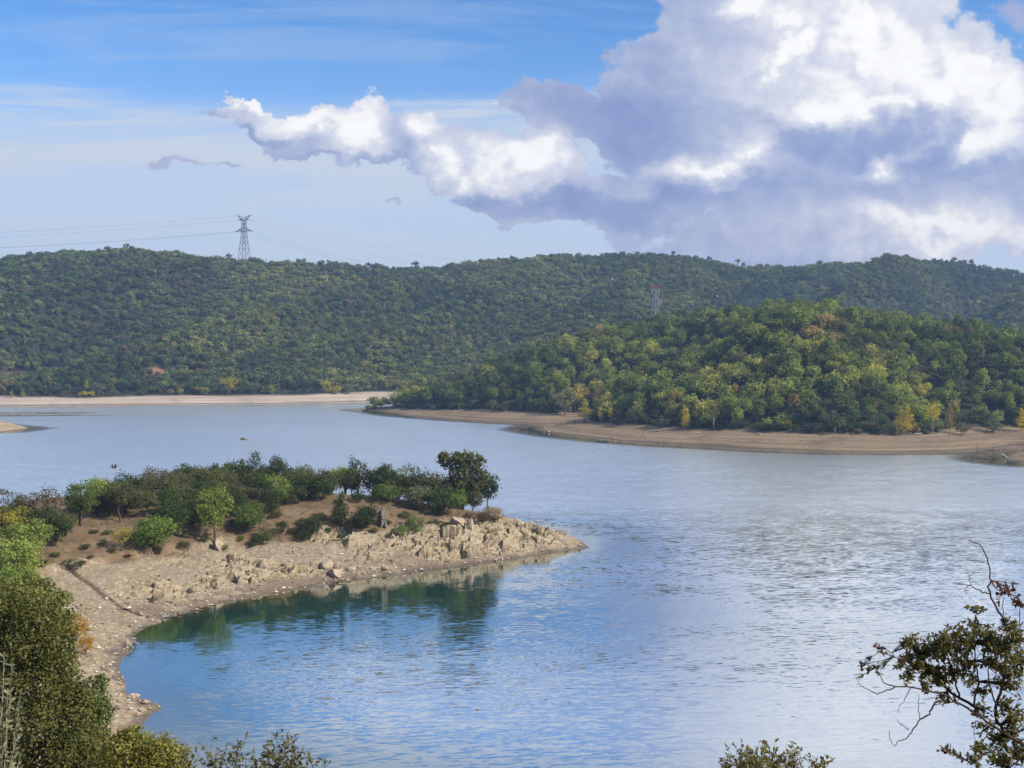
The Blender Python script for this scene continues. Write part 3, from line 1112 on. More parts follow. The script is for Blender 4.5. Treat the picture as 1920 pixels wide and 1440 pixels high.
# ------------------------------------------------------------------ the woods that read as one mass: one object each
def forest(name, pts, kinds, scales, tints, protos):
    """one stuff object; geometry nodes set a tree on every point"""
    me = bpy.data.meshes.new(name)
    n = len(pts)
    me.vertices.add(n)
    me.vertices.foreach_set('co', np.asarray(pts, np.float32).ravel())
    me.attributes.new('pick', 'INT', 'POINT').data.foreach_set('value', np.asarray(kinds, np.int32))
    me.attributes.new('size', 'FLOAT_VECTOR', 'POINT').data.foreach_set('vector', np.asarray(scales, np.float32).ravel())
    rot = np.zeros((n, 3), np.float32)
    rot[:, 2] = rng.random(n) * 6.283
    rot[:, :2] = rng.normal(size=(n, 2)) * 0.05
    me.attributes.new('turn', 'FLOAT_VECTOR', 'POINT').data.foreach_set('vector', rot.ravel())
    me.attributes.new('tint', 'FLOAT_VECTOR', 'POINT').data.foreach_set('vector', np.asarray(tints, np.float32).ravel())
    o = link(name, me)
    o['kind'] = 'stuff'
    col = bpy.data.collections.new(name + '_kinds')
    for k, pm in enumerate(protos):
        col.objects.link(bpy.data.objects.new('%s_kind_%02d' % (name, k), pm))
    g = bpy.data.node_groups.new(name + '_nodes', 'GeometryNodeTree')
    g.interface.new_socket('Geometry', in_out='INPUT', socket_type='NodeSocketGeometry')
    g.interface.new_socket('Geometry', in_out='OUTPUT', socket_type='NodeSocketGeometry')
    gi, go = g.nodes.new('NodeGroupInput'), g.nodes.new('NodeGroupOutput')
    ci = g.nodes.new('GeometryNodeCollectionInfo')
    ci.inputs['Collection'].default_value = col
    ci.inputs['Separate Children'].default_value = True
    ci.inputs['Reset Children'].default_value = True
    ip = g.nodes.new('GeometryNodeInstanceOnPoints')
    ip.inputs['Pick Instance'].default_value = True

    def named(nm, ty):
        a = g.nodes.new('GeometryNodeInputNamedAttribute')
        a.data_type = ty
        a.inputs['Name'].default_value = nm
        return a.outputs['Attribute']
    g.links.new(gi.outputs[0], ip.inputs['Points'])
    g.links.new(ci.outputs[0], ip.inputs['Instance'])
    g.links.new(named('pick', 'INT'), ip.inputs['Instance Index'])
    g.links.new(named('turn', 'FLOAT_VECTOR'), ip.inputs['Rotation'])
    g.links.new(named('size', 'FLOAT_VECTOR'), ip.inputs['Scale'])
    g.links.new(ip.outputs[0], go.inputs[0])
    md = o.modifiers.new('trees', 'NODES')
    md.node_group = g
    return o


def scatter(x0, x1, y0, y1, step):
    """one jittered point per cell"""
    gx, gy = np.meshgrid(np.arange(x0, x1, step), np.arange(y0, y1, step))
    gx = gx + (rng.random(gx.shape) - .5) * step * 0.95
    gy = gy + (rng.random(gy.shape) - .5) * step * 0.95
    return gx.ravel(), gy.ravel()


PAL = np.array([(0.030, 0.046, 0.022), (0.044, 0.062, 0.026), (0.064, 0.084, 0.030), (0.086, 0.104, 0.036), (0.125, 0.130, 0.044), (0.115, 0.096, 0.052), (0.056, 0.058, 0.038)])


def tints_for(x, y, bias, sc=40.0, seed=500):
    """patchwork of kinds with scattered paler and rusty crowns"""
    n = len(x)
    f = fbm(x / sc, y / sc, seed, 3) * 1.0 + rng.normal(size=n) * 0.55 + bias
    i = np.clip(np.round(f * 1.2 + 1.6), 0, 4).astype(int)
    r = rng.random(n)
    i = np.where(r < 0.03, 5, i)
    i = np.where((r > 0.05) & (r < 0.14), 6, i)
    return PAL[i] * (1.75 + 1.15 * rng.random((n, 1))) * np.array([1.06, 1.0, .92])


far_protos = [small_tree('far_tree_mesh', k, n, lf) for k, n, lf in
              (('round', 320, 1.0), ('round', 320, .95), ('round', 300, .95), ('pine', 280, .95), ('pine', 280, .9), ('umbrella', 200, .85), ('shrub', 140, .8))]
fx, fy = scatter(-640, 760, 790, 1460, 5.1)
fz, fd, fb = h_far(fx, fy)
# steep faces carry more trees than the plan spacing gives them
sl = np.hypot(h_far(fx + 3, fy)[0] - fz, h_far(fx, fy + 3)[0] - fz) / 3
ax, ay = scatter(-640, 760, 790, 1460, 5.1)
asl = np.hypot(h_far(ax + 3, ay)[0] - h_far(ax, ay)[0], h_far(ax, ay + 3)[0] - h_far(ax, ay)[0]) / 3
k_ = rng.random(len(ax)) < np.clip((asl - .30) * 2.2, 0, 1)
fx, fy = np.concatenate([fx, ax[k_]]), np.concatenate([fy, ay[k_]])
fz, fd, fb = h_far(fx, fy)
fpx = 960 + FPX * fx / fy
yr_ = np.interp(fpx, RID_PX, RID_Y)
past = fd - (yr_ - (fy - fd))
cm = cut_mask(fx, fy, fz)
cm2 = cut_mask(fx, fy + 6, h_far(fx, fy + 6)[0])
ok = (fd > fb + 3) & (past < 60) & (np.abs(fpx - 960) < 1080) & (cm < .3) & ((cm2 < .3) | (fy > 900)) & (rng.random(len(fx)) < 0.95)
# what the hill in front hides is left out
hid = (fpx > 790) & (fz + 8 < 34 + (660 - np.interp(fpx, SIL_PX, SIL_PY) - 25) / FPX * fy)
ok &= ~hid
fx, fy, fz, fd, fb = fx[ok], fy[ok], fz[ok], fd[ok], fb[ok]
pine = (fbm(fx / 70, fy / 90, 611, 3) + 0.35 * rng.normal(size=len(fx))) > 0.18
kind = np.where(pine, 3 + (rng.random(len(fx)) < .5), rng.integers(0, 3, len(fx)))
kind = np.where(rng.random(len(fx)) < .03, 5, kind)
kind = np.where((fd - fb) < 9, np.where(rng.random(len(fx)) < .7, 6, kind), kind)
sc_ = 0.70 + 0.55 * rng.random(len(fx)) ** 1.5
sc_ = np.where(kind >= 3, sc_ * 0.9, sc_)
wid = sc_ * np.where(kind < 3, 1.22, 1.08) * (0.9 + 0.3 * rng.random(len(fx)))
forest('far_wood', np.stack([fx, fy, fz - 0.4], 1), kind, np.stack([wid, wid, sc_], 1), 0.98 * tints_for(fx, fy, np.where(pine, -0.05, 0.35), 60, 507), far_protos)

HP = []
hill_protos = [small_tree('hill_tree_mesh', k, n, lf, HP) for k, n, lf in
               (('round', 900, .62), ('round', 900, .60), ('round', 800, .64), ('round', 800, .58), ('pine', 700, .60), ('pine', 700, .58), ('shrub', 420, .5), ('poplar', 520, .50), ('poplar', 460, .5))]
hx, hy = scatter(-110, 330, 385, 840, 5.9)
hz, hd, hb = h_hill(hx, hy)
hpx = 960 + FPX * hx / hy
front = hd - hb
ok = (front > 0.0) & (hpx < 2060) & (hpx > 640) & (rng.random(len(hx)) < 0.97)
# nothing shows behind the crest
ycr = np.interp(hpx, SIL_PX, SIL_Y)
ok &= hy < ycr + 150
hx, hy, hz, front, hpx = hx[ok], hy[ok], hz[ok], front[ok], hpx[ok]
hpine = (fbm(hx / 45, hy / 45, 631, 3) + .4 * rng.normal(size=len(hx))) > 0.30
hk = np.where(hpine, rng.integers(4, 6, len(hx)), rng.integers(0, 4, len(hx)))
hk = np.where((front < 5) & (rng.random(len(hx)) < .45), 6, hk)
hs = 0.78 + .72 * rng.random(len(hx)) ** 1.4
hs = np.where(hk == 6, hs * .85, hs)
hw = hs * (.88 + .28 * rng.random(len(hx)))
ht = np.array([1.42, 1.36, 1.12]) * tints_for(hx, hy, np.where(hpine, .1, .55) - 0.5 * sstep(1500, 1900, hpx), 45, 521)  # crowns darker towards the hill's right end: shade put into the tint
rank = np.argsort(hy / hs)                       # the nearest and largest are things of their own
single = np.zeros(len(hx), bool)
single[rank[:270]] = True
forest('hill_wood', np.stack([hx, hy, hz - .3], 1)[~single], hk[~single], np.stack([hw, hw, hs], 1)[~single], ht[~single], hill_protos)
NAMES = {0: 'oak_tree', 1: 'oak_tree', 2: 'oak_tree', 3: 'oak_tree', 4: 'pine_tree', 5: 'pine_tree', 6: 'shrub'}
SAY = {'oak_tree': ('round-crowned oak in the wood just above the beach of the right-hand hill', 'tree', 'oaks along the lower edge of the right-hand hill'),
       'pine_tree': ('narrow upright pine in the wood just above the beach of the right-hand hill', 'tree', 'pines along the lower edge of the right-hand hill'),
       'shrub': ('low rounded shrub where the wood meets the beach of the right-hand hill', 'shrub', 'shrubs along the foot of the right-hand hill')}


def place(name, me, loc, scale, rz, tint):
    o = link(name, me)
    o.location = loc
    o.scale = scale
    o.rotation_euler = (0, 0, rz)
    o['tint'] = [float(c) for c in tint]
    return o


ex, ey = scatter(-110, 330, 385, 760, 3.6)
ez, ed, eb = h_hill(ex, ey)
epx = 960 + FPX * ex / ey
ok = (ed - eb > -1.5) & (ed - eb < 5) & (epx > 720) & (epx < 1960) & (ey < np.interp(epx, SIL_PX, SIL_Y) - 30)
for i in rng.permutation(np.where(ok)[0])[:170]:
    q = .62 + .5 * rng.random()
    e = empty('shrub', (ex[i], ey[i], ez[i] - .2), rng.random() * 6.28, *SAY['shrub'])
    tn_ = PAL[int(rng.choice([0, 1, 1, 2, 3, 5, 6]))] * 2.0
    for pn, pm in zip(('crown', 'trunk'), HP[6]):
        o = link(pn, pm, e)
        o.scale = (q * 1.1, q * 1.1, q)
        o['tint'] = [float(c) for c in tn_]

for i in np.where(single)[0]:
    nm = NAMES[int(hk[i])]
    e = empty(nm, (hx[i], hy[i], hz[i] - .3), rng.random() * 6.28, *SAY[nm])
    for pn, pm in zip(('crown', 'trunk'), HP[int(hk[i])]):
        o = link(pn, pm, e)
        o.scale = (hw[i], hw[i], hs[i])
        o['tint'] = [float(c) for c in ht[i]]


# ------------------------------------------------------------------ trees and shrubs of the peninsula and the near banks
def on_ground(px, py, hf=None, t0=60.0, t1=420.0, n=1400):
    """the point where the sight line through a pixel meets the near ground"""
    r = ray(px, py)
    t = np.linspace(t0, t1, n)
    z = (hf or (lambda a, b: h_near(a, b, False)[0]))(r[0] * t, r[1] * t)
    zz = CAM_H + r[2] * t
    k = np.where(zz <= z)[0]
    if len(k) and z[k[0]] > 0.25:
        i = k[0]
    else:
        # the foot is out of sight behind the crest: stand just behind the highest ground on this line
        dry = z > 0.5
        el = np.where(dry, (z - CAM_H) / np.hypot(r[0] * t, r[1] * t), -9)
        i = min(int(np.argmax(el)) + int(2.5 / (t[1] - t[0])), n - 1)
    return np.array([r[0] * t[i], r[1] * t[i], z[i]])


def scaled(lobes, sx, sy, sz):
    return [(a * sx, b * sy, c * sz, d * sx, e * sy, f * sz) for a, b, c, d, e, f in lobes]


class Kind:
    """a tree proportioned 1 m wide and 1 m high: crown mesh and trunk mesh"""
    def __init__(self, key, lobes, n, leaf, base_r, stems=1, bark=None, clump=0.26, per=9, shell=(0.62, 1.02), mat=None, ref=5.0):
        lb = scaled(lobes, ref, ref, ref)
        self.crown = crown_mesh(key + '_crown', lb, n, leaf, mat or LEAF, clump, per, 'quad', .8, shell)
        self.trunk = trunk_mesh(key + '_trunk', lb, base_r, stems, bark, .25, 8)
        self.ref = ref


K_ROUND = [Kind('round%d' % k, round_lobes(1.08, 1, .04, 11), 3800, .25, .16, 1 + k % 2) for k in range(5)]
K_TALL = [Kind('tall%d' % k, round_lobes(1, 1, .26, 10), 2600, .24, .17, 1 + k % 2) for k in range(3)]
K_THIN = [Kind('thin%d' % k, round_lobes(1, 1, .22, 13), 1200, .23, .12, 2, None, .22, 6, (.45, 1.05)) for k in range(3)]
K_COL = [Kind('col%d' % k, column_lobes(1, 1, .03, 9), 2600, .24, .13) for k in range(2)]
K_LOW = [Kind('low%d' % k, round_lobes(1, 1, -.02, 9), 2200, .25, .07, 3) for k in range(3)]
K_BIG = [Kind('big0', [(0, 0, .60, .22, .22, .17), (-.26, .05, .80, .16, .16, .12), (.02, 0, .86, .19, .19, .11), (.24, .1, .78, .17, .17, .12), (.33, -.05, .58, .15, .15, .12),
                       (.20, -.1, .42, .15, .15, .10), (-.05, -.12, .42, .15, .15, .10), (-.34, 0, .88, .10, .10, .07), (.40, .05, .42, .10, .10, .09)], 3600, .24, .20, 2, None, .24, 7, (.5, 1.04))]
SETS = {'round': K_ROUND, 'tall': K_TALL, 'thin': K_THIN, 'col': K_COL, 'low': K_LOW, 'big': K_BIG}
TINT = {'dark': (.048, .062, .024), 'deep': (.060, .082, .028), 'olive': (.100, .102, .042), 'green': (.105, .140, .036), 'lime': (.190, .230, .055), 'bright': (.150, .215, .045),
        'yellow': (.300, .260, .050), 'brown': (.120, .092, .058), 'grey': (.135, .140, .078), 'straw': (.260, .190, .090), 'orange': (.360, .210, .035), 'gold': (.440, .330, .030)}


def tree(kind, var, px, py, top, wpx, tint, name, label, cat='tree', group=None, dy=0.0, hf=None, span=(60, 420), loc=None):
    k = SETS[kind][var % len(SETS[kind])]
    g = on_ground(px, py, hf, *span) if loc is None else np.array(loc, float)
    if dy:
        g = g + np.array([g[0] / g[1] * dy, dy, 0])
        g[2] = (hf or (lambda a, b: h_near(a, b, False)[0]))(g[:1], g[1:2])[0]
    h = max(0.4, at_y(px, top, g[1])[2] - g[2])
    w = wpx / FPX * g[1]
    e = empty(name, tuple(g), 0.0 if kind == 'big' else rng.random() * 6.28, label, cat, group)
    f = h / k.ref
    fw = w / k.ref * 1.06
    tn = np.array(TINT[tint]) * (1.15 + .4 * rng.random())
    for nm, me in (('trunk', k.trunk), ('crown', k.crown)):
        o = link(nm, me, e)
        o.scale = (fw, fw, f)
        o['tint'] = [float(c) for c in tn]
    return e


G_ROW = 'trees massed along the crest of the peninsula'
G_SLOPE = 'shrubs on the bare slope of the peninsula'
T = [
    # kind, variant, base x, base y, top y, width px, tint, name, label
    ('thin', 0, 22, 990, 914, 66, 'olive', 'oak_tree', 'thin olive-brown oak behind the yellow bush at the far left bank'),
    ('thin', 1, 80, 992, 912, 76, 'brown', 'oak_tree', 'sparse brown-leaved oak with sky-blue water showing through, left end of the peninsula'),
    ('round', 0, 104, 1024, 948, 58, 'dark', 'oak_tree', 'dark olive oak on the bare earth just left of the two-stemmed tree'),
    ('round', 1, 20, 1002, 948, 70, 'yellow', 'shrub', 'yellow-green bush at the left edge behind the green rounded tree'),
    ('round', 2, 52, 1040, 968, 84, 'lime', 'oak_tree', 'green rounded tree in front of the yellow bush at the left edge'),
    ('tall', 1, 152, 987, 902, 60, 'green', 'oak_tree', 'two-stemmed green oak standing alone beside the earth path'),
    ('round', 3, 192, 958, 888, 54, 'lime', 'oak_tree', 'yellowish oak right behind the two-stemmed green oak'),
    ('tall', 0, 226, 978, 900, 56, 'olive', 'oak_tree', 'olive oak with a short bare trunk, right of the yellowish oak'),
    ('round', 4, 240, 945, 880, 58, 'deep', 'oak_tree', 'dark oak at the back above the short-trunked olive oak'),
    ('thin', 2, 290, 950, 871, 64, 'brown', 'oak_tree', 'thinning tree with purple-brown twigs in the crest row'),
    ('tall', 2, 274, 970, 918, 54, 'olive', 'oak_tree', 'small olive oak below the tree with purple-brown twigs'),
    ('round', 0, 318, 962, 908, 46, 'green', 'oak_tree', 'dull green low oak left of the dark round oak on the slope'),
    ('round', 1, 332, 940, 886, 66, 'olive', 'oak_tree', 'pale olive oak with a broad top behind the dull green low oak'),
    ('round', 2, 350, 920, 864, 48, 'deep', 'oak_tree', 'dark domed oak on the skyline of the crest row, left of the brown-green dome'),
    ('round', 3, 386, 935, 868, 58, 'olive', 'oak_tree', 'brown-green domed oak on the skyline right of the dark domed oak'),
    ('round', 4, 378, 958, 892, 58, 'deep', 'oak_tree', 'olive-green oak in the middle of the crest row above the light tree'),
    ('tall', 1, 338, 1006, 935, 72, 'deep', 'oak_tree', 'dark green round oak on the slope left of the pale-trunked tree'),
    ('tall', 2, 402, 1024, 914, 66, 'lime', 'pale_trunk_tree', 'tall light green tree with a pale slanting trunk in front of the crest row'),
    ('round', 0, 464, 998, 940, 62, 'green', 'oak_tree', 'light green spreading bush right of the pale-trunked tree'),
    ('round', 1, 456, 952, 905, 58, 'olive', 'oak_tree', 'olive-brown oak above the light green spreading bush'),
    ('round', 2, 442, 915, 855, 52, 'deep', 'oak_tree', 'dark crest oak just left of the tall ragged tree'),
    ('thin', 0, 478, 912, 845, 38, 'dark', 'oak_tree', 'tall ragged dark tree rising above the crest row'),
    ('round', 3, 412, 922, 874, 40, 'olive', 'oak_tree', 'small olive crest oak between two darker domed oaks'),
    ('col', 0, 505, 962, 903, 54, 'deep', 'oak_tree', 'dark green oak with a pointed top below the yellow-green crest oak'),
    ('round', 4, 520, 938, 884, 46, 'lime', 'oak_tree', 'yellow-green crest oak in front of the dark round-headed oak'),
    ('round', 0, 527, 908, 853, 46, 'dark', 'oak_tree', 'dark round-headed oak standing at the back of the crest'),
    ('low', 1, 540, 948, 914, 36, 'olive', 'shrub', 'small olive shrub at the right foot of the pointed dark oak'),
    ('round', 1, 568, 920, 870, 50, 'olive', 'oak_tree', 'grey-olive crest oak left of the bright olive oak'),
    ('round', 2, 592, 940, 884, 64, 'dark', 'oak_tree', 'broad dark oak in front of the grey-olive crest oak'),
    ('col', 1, 638, 984, 922, 42, 'dark', 'oak_tree', 'dark upright bush on the slope below the bright olive oak'),
    ('round', 3, 648, 926, 868, 60, 'lime', 'oak_tree', 'bright olive-green round oak beside the bare clearing'),
    ('thin', 1, 672, 908, 855, 46, 'dark', 'oak_tree', 'dark airy oak behind the bright olive-green round oak'),
    ('round', 4, 682, 999, 940, 50, 'dark', 'shrub', 'dense dark green bush left of the lichen-covered rock pillar'),
    ('low', 2, 674, 942, 915, 32, 'dark', 'shrub', 'small dark bush at the left edge of the bare clearing'),
    ('round', 0, 727, 942, 905, 58, 'green', 'shrub', 'low wide green bush on the right edge of the bare clearing'),
    ('round', 1, 716, 906, 866, 50, 'deep', 'oak_tree', 'dark oak at the back behind the bare clearing'),
    ('round', 2, 738, 912, 875, 44, 'green', 'oak_tree', 'mid green crest oak just right of the clearing'),
    ('thin', 2, 766, 912, 866, 50, 'olive', 'oak_tree', 'thin olive oak with bare twigs behind the grey-olive bush'),
    ('round', 3, 782, 958, 906, 52, 'grey', 'oak_tree', 'grey-olive bushy oak below the thin olive oak'),
    ('round', 4, 814, 925, 876, 66, 'olive', 'oak_tree', 'olive oak left of the tallest tree of the peninsula'),
    ('round', 0, 828, 967, 910, 58, 'deep', 'oak_tree', 'dark olive oak in front of the tallest tree'),
    ('big', 0, 866, 946, 843, 96, 'olive', 'oak_tree', 'tallest tree of the peninsula, wide open crown near the tip'),
    ('thin', 0, 860, 967, 915, 40, 'bright', 'oak_tree', 'slender bright green sapling before the tallest tree'),
    ('tall', 0, 916, 949, 886, 42, 'dark', 'oak_tree', 'dark leaning oak nearest the rocky tip'),
    ('low', 0, 750, 1008, 983, 28, 'bright', 'shrub', 'small bright green shrub above the pale rocks'),
    ('low', 1, 778, 999, 963, 40, 'green', 'shrub', 'green shrub right above the small bright shrub'),
    ('round', 2, 580, 1014, 962, 42, 'dark', 'shrub', 'dark green bush on the slope above the flat sandy patch'),
    ('low', 2, 492, 1021, 984, 42, 'deep', 'shrub', 'dark low bush on the slope left of the tiny dark bush'),
    ('low', 0, 528, 1004, 974, 22, 'dark', 'shrub', 'tiny dark bush between two larger dark bushes of the slope'),
    ('low', 1, 383, 1021, 1000, 20, 'dark', 'shrub', 'black-green bush at the foot of the pale-trunked tree'),
    ('low', 2, 132, 1065, 1046, 54, 'dark', 'shrub', 'flat dark bush overhanging the little earth bank above the beach'),
    ('low', 0, 79, 1062, 1049, 24, 'deep', 'shrub', 'small dark bush left of the overhanging one on the earth bank'),
    ('low', 1, 193, 1023, 1009, 15, 'deep', 'shrub', 'little round dark green shrub alone on the bare earth'),
    ('low', 2, 212, 1036, 1026, 20, 'olive', 'shrub', 'flat olive tuft below the yellow-green sapling'),
    ('thin', 1, 228, 1034, 986, 44, 'yellow', 'sapling', 'pale yellow-green sapling on the bare earth'),
    ('round', 3, 290, 1036, 962, 76, 'bright', 'sapling', 'vivid green bushy sapling, brightest on the slope'),
    ('low', 0, 297, 1042, 1022, 16, 'dark', 'shrub', 'black-green tuft at the foot of the vivid green sapling'),
    ('low', 1, 452, 1016, 1003, 18, 'green', 'shrub', 'small green tuft beside the flat dark bush on the slope'),
    ('low', 2, 470, 1028, 1014, 14, 'deep', 'shrub', 'tiny green shrub on the edge of the rock band'),
    ('low', 0, 838, 990, 977, 20, 'deep', 'shrub', 'low dark shrub beside the large rock above the tip'),
    ('low', 1, 925, 975, 948, 44, 'straw', 'dry_shrub', 'dry straw-coloured brush on the ridge behind the tip'),
    ('low', 2, 905, 980, 958, 30, 'brown', 'dry_shrub', 'dark brown dead brush next to the straw-coloured brush'),
    ('low', 0, 176, 1000, 993, 22, 'olive', 'shrub', 'faint olive tuft on the slope right of the two-stemmed oak'),
    ('low', 2, 205, 1002, 991, 24, 'green', 'shrub', 'green ground tuft above the little round dark shrub'),
    ('low', 1, 560, 985, 972, 16, 'olive', 'shrub', 'small olive tuft on the bare slope below the broad dark oak'),
    ('low', 0, 615, 1000, 988, 16, 'deep', 'shrub', 'small dark tuft between the slope bushes and the rocks'),
    ('low', 2, 700, 1000, 988, 20, 'olive', 'shrub', 'olive tuft at the foot of the rock pillar'),
    ('low', 1, 808, 985, 974, 18, 'olive', 'shrub', 'olive tuft among the stones right of the green shrub'),
    # left bank, nearer
    ('round', 1, 30, 1092, 1003, 92, 'lime', 'oak_tree', 'pale green rounded bush at the left edge above the bright green ones'),
    ('round', 2, 22, 1160, 1048, 80, 'bright', 'oak_tree', 'bright green bush at the left edge below the pale green rounded one'),
    ('round', 4, 60, 1150, 1062, 52, 'bright', 'oak_tree', 'light green bush whose edge borders the sandy neck'),
    ('low', 2, 143, 1204, 1138, 44, 'orange', 'shrub', 'orange autumn bush beside the big dark oak'),
    ('low', 0, 160, 1226, 1190, 34, 'orange', 'shrub', 'low orange-brown bush on the gravel below the taller orange one'),
]
for (kd, vr, bx, by, tp, wp, tn, nm, lb) in T:
    cat = 'shrub' if 'shrub' in nm else 'tree'
    tree(kd, vr, bx, by, tp, wp, tn, nm, lb, cat, None)

for (bx, by, tp, wp, tn) in [(420, 945, 898, 52, 'olive'), (440, 970, 925, 44, 'deep'), (362, 985, 940, 46, 'olive'), (300, 985, 945, 40, 'deep'), (545, 930, 880, 48, 'deep'), (615, 915, 876, 46, 'olive'),
        (480, 935, 880, 50, 'deep'), (205, 970, 915, 46, 'olive'), (255, 955, 905, 50, 'deep'), (790, 925, 880, 50, 'deep'), (845, 935, 885, 44, 'deep'), (700, 912, 880, 40, 'olive'), (330, 925, 878, 48, 'olive'), (750, 930, 890, 40, 'olive'),
        (285, 925, 884, 44, 'olive'), (405, 905, 862, 40, 'deep'), (470, 900, 868, 44, 'olive'), (560, 945, 905, 36, 'deep'), (60, 1000, 950, 50, 'deep'), (120, 1000, 958, 40, 'olive'), (235, 962, 912, 44, 'olive'), (310, 945, 895, 46, 'green'), (345, 960, 908, 44, 'olive'), (375, 930, 880, 40, 'green'), (430, 930, 885, 44, 'olive'), (395, 985, 945, 40, 'olive'),
        (500, 915, 870, 40, 'olive'), (515, 950, 908, 44, 'green'), (575, 930, 888, 44, 'olive'), (605, 935, 892, 44, 'deep'), (660, 912, 880, 34, 'olive'), (725, 925, 886, 42, 'olive'), (770, 930, 892, 44, 'deep'), (805, 945, 900, 44, 'olive'), (840, 945, 902, 44, 'olive'), (885, 950, 905, 44, 'olive'), (265, 940, 893, 40, 'olive'), (180, 968, 915, 36, 'deep'), (150, 975, 925, 40, 'olive'), (8, 1000, 940, 50, 'olive'), (45, 990, 935, 46, 'deep')]:
    tree('round', int(rng.integers(5)), bx, by, tp, wp, tn, 'oak_tree', 'small round oak half hidden among others in the dense tree row of the peninsula crest', 'tree', G_ROW)

for (bx, by, tp, wp, tn) in [(240, 1012, 996, 24, 'olive'), (345, 1030, 1014, 22, 'deep'), (268, 1005, 986, 28, 'olive'), (420, 1032, 1020, 18, 'olive'), (548, 1006, 990, 22, 'olive'), (598, 978, 960, 26, 'deep'), (640, 1012, 998, 20, 'dark'),
        (725, 985, 972, 20, 'deep'), (760, 972, 955, 26, 'olive'), (690, 968, 950, 26, 'olive'), (820, 985, 972, 18, 'dark'), (520, 972, 952, 28, 'olive'), (440, 990, 972, 26, 'deep'), (105, 1046, 1034, 22, 'olive'), (160, 1030, 1019, 20, 'deep'), (170, 1050, 1040, 16, 'olive'), (880, 972, 960, 20, 'brown'), (240, 1048, 1038, 16, 'dark')]:
    tree('low', int(rng.integers(3)), bx, by, tp, wp, tn, 'shrub', 'little dull green scrub tuft dotted on the bare brown slope of the peninsula', 'shrub', G_SLOPE)

# ------------------------------------------------------------------ trees that stand out on the far shores
hill = lambda a, b: h_hill(a, b)[0]
far = lambda a, b: h_far(a, b)[0]
S_POP = [Kind('poplar%d' % k, column_lobes(1, 1, .14, 10), 900, .5, .16, 2, PALE_BARK, .32, 7, (.4, 1.05), None, 8.0) for k in range(3)]
S_BUSH = [Kind('shorebush%d' % k, round_lobes(1, 1, 0, 9), 700, .62, .12, 3, PALE_BARK, .28, 8, (.6, 1.02), None, 8.0) for k in range(3)]
S_MULTI = [Kind('bare%d' % k, round_lobes(.9, 1, .30, 11), 420, .5, .13, 4, PALE_BARK, .30, 6, (.4, 1.05), None, 8.0) for k in range(2)]
SETS.update({'pop': S_POP, 'bush': S_BUSH, 'multi': S_MULTI})
H = [
    ('pop', 0, 1697, 812, 763, 40, 'gold', 'poplar', 'clear yellow poplar, left of the pale-stemmed yellow tree on the right shore'),
    ('multi', 0, 1748, 812, 754, 40, 'gold', 'poplar', 'yellow tree with several pale bare stems on the right shore'),
    ('pop', 1, 1781, 810, 755, 22, 'straw', 'poplar', 'slim half-bare poplar with yellow lower leaves right of the pale-stemmed tree'),
    ('bush', 0, 1803, 815, 790, 30, 'olive', 'shrub', 'olive willow bush at the foot of the slim half-bare poplar'),
    ('bush', 1, 1862, 811, 780, 42, 'grey', 'shrub', 'grey-brown and green bush alone on the beach near the right edge'),
    ('pop', 2, 1916, 808, 768, 24, 'gold', 'poplar', 'yellow-orange poplar cut by the right edge of the picture'),
    ('multi', 1, 1338, 805, 745, 36, 'olive', 'bare_tree', 'grey many-stemmed nearly bare tree above the beach'),
    ('bush', 2, 1476, 808, 782, 26, 'yellow', 'shrub', 'small yellow-green bush at the middle of the hill foot'),
    ('bush', 0, 1566, 812, 767, 44, 'grey', 'shrub', 'large grey-olive rounded bush at the hill foot'),
    ('bush', 1, 1655, 814, 792, 28, 'olive', 'shrub', 'olive bush a little left of the clear yellow poplar'),
    ('bush', 2, 1428, 808, 789, 26, 'brown', 'shrub', 'brownish twiggy bush between the bare tree and the yellow-green bush'),
    ('pop', 0, 1285, 805, 760, 20, 'gold', 'poplar', 'yellow-green poplar left of the many-stemmed bare tree'),
    ('pop', 1, 1082, 765, 729, 28, 'gold', 'poplar', 'golden poplar above the fishing spit, highest of the yellow group'),
    ('pop', 2, 1096, 792, 750, 34, 'yellow', 'poplar', 'yellow-green poplar at the root of the fishing spit'),
    ('pop', 0, 1127, 792, 759, 13, 'gold', 'poplar', 'slender yellow poplar, left one of the close pair'),
    ('pop', 1, 1145, 792, 763, 13, 'gold', 'poplar', 'slender yellow poplar, right one of the close pair'),
    ('pop', 2, 1122, 765, 717, 26, 'straw', 'poplar', 'pale half-bare poplar behind the yellow pair'),
    ('bush', 0, 1193, 795, 760, 36, 'olive', 'shrub', 'olive domed bush right of the yellow poplar pair'),
    ('bush', 1, 1245, 802, 780, 30, 'grey', 'shrub', 'grey low bush on the beach edge right of the olive domed bush'),
    ('bush', 2, 1060, 778, 726, 44, 'grey', 'shrub', 'large grey-green willow left of the golden poplar'),
    ('bush', 1, 925, 770, 746, 26, 'grey', 'shrub', 'grey-olive bush on the beach below the left half of the hill'),
    ('bush', 2, 948, 772, 748, 22, 'brown', 'shrub', 'mauve-brown twiggy bush beside the grey-olive one'),
]
for (kd, vr, bx, by, tp, wp, tn, nm, lb) in H:
    tree(kd, vr, bx, by, tp, wp, tn, nm, lb, 'shrub' if nm == 'shrub' else 'tree', None, 0, hill, (360, 800))
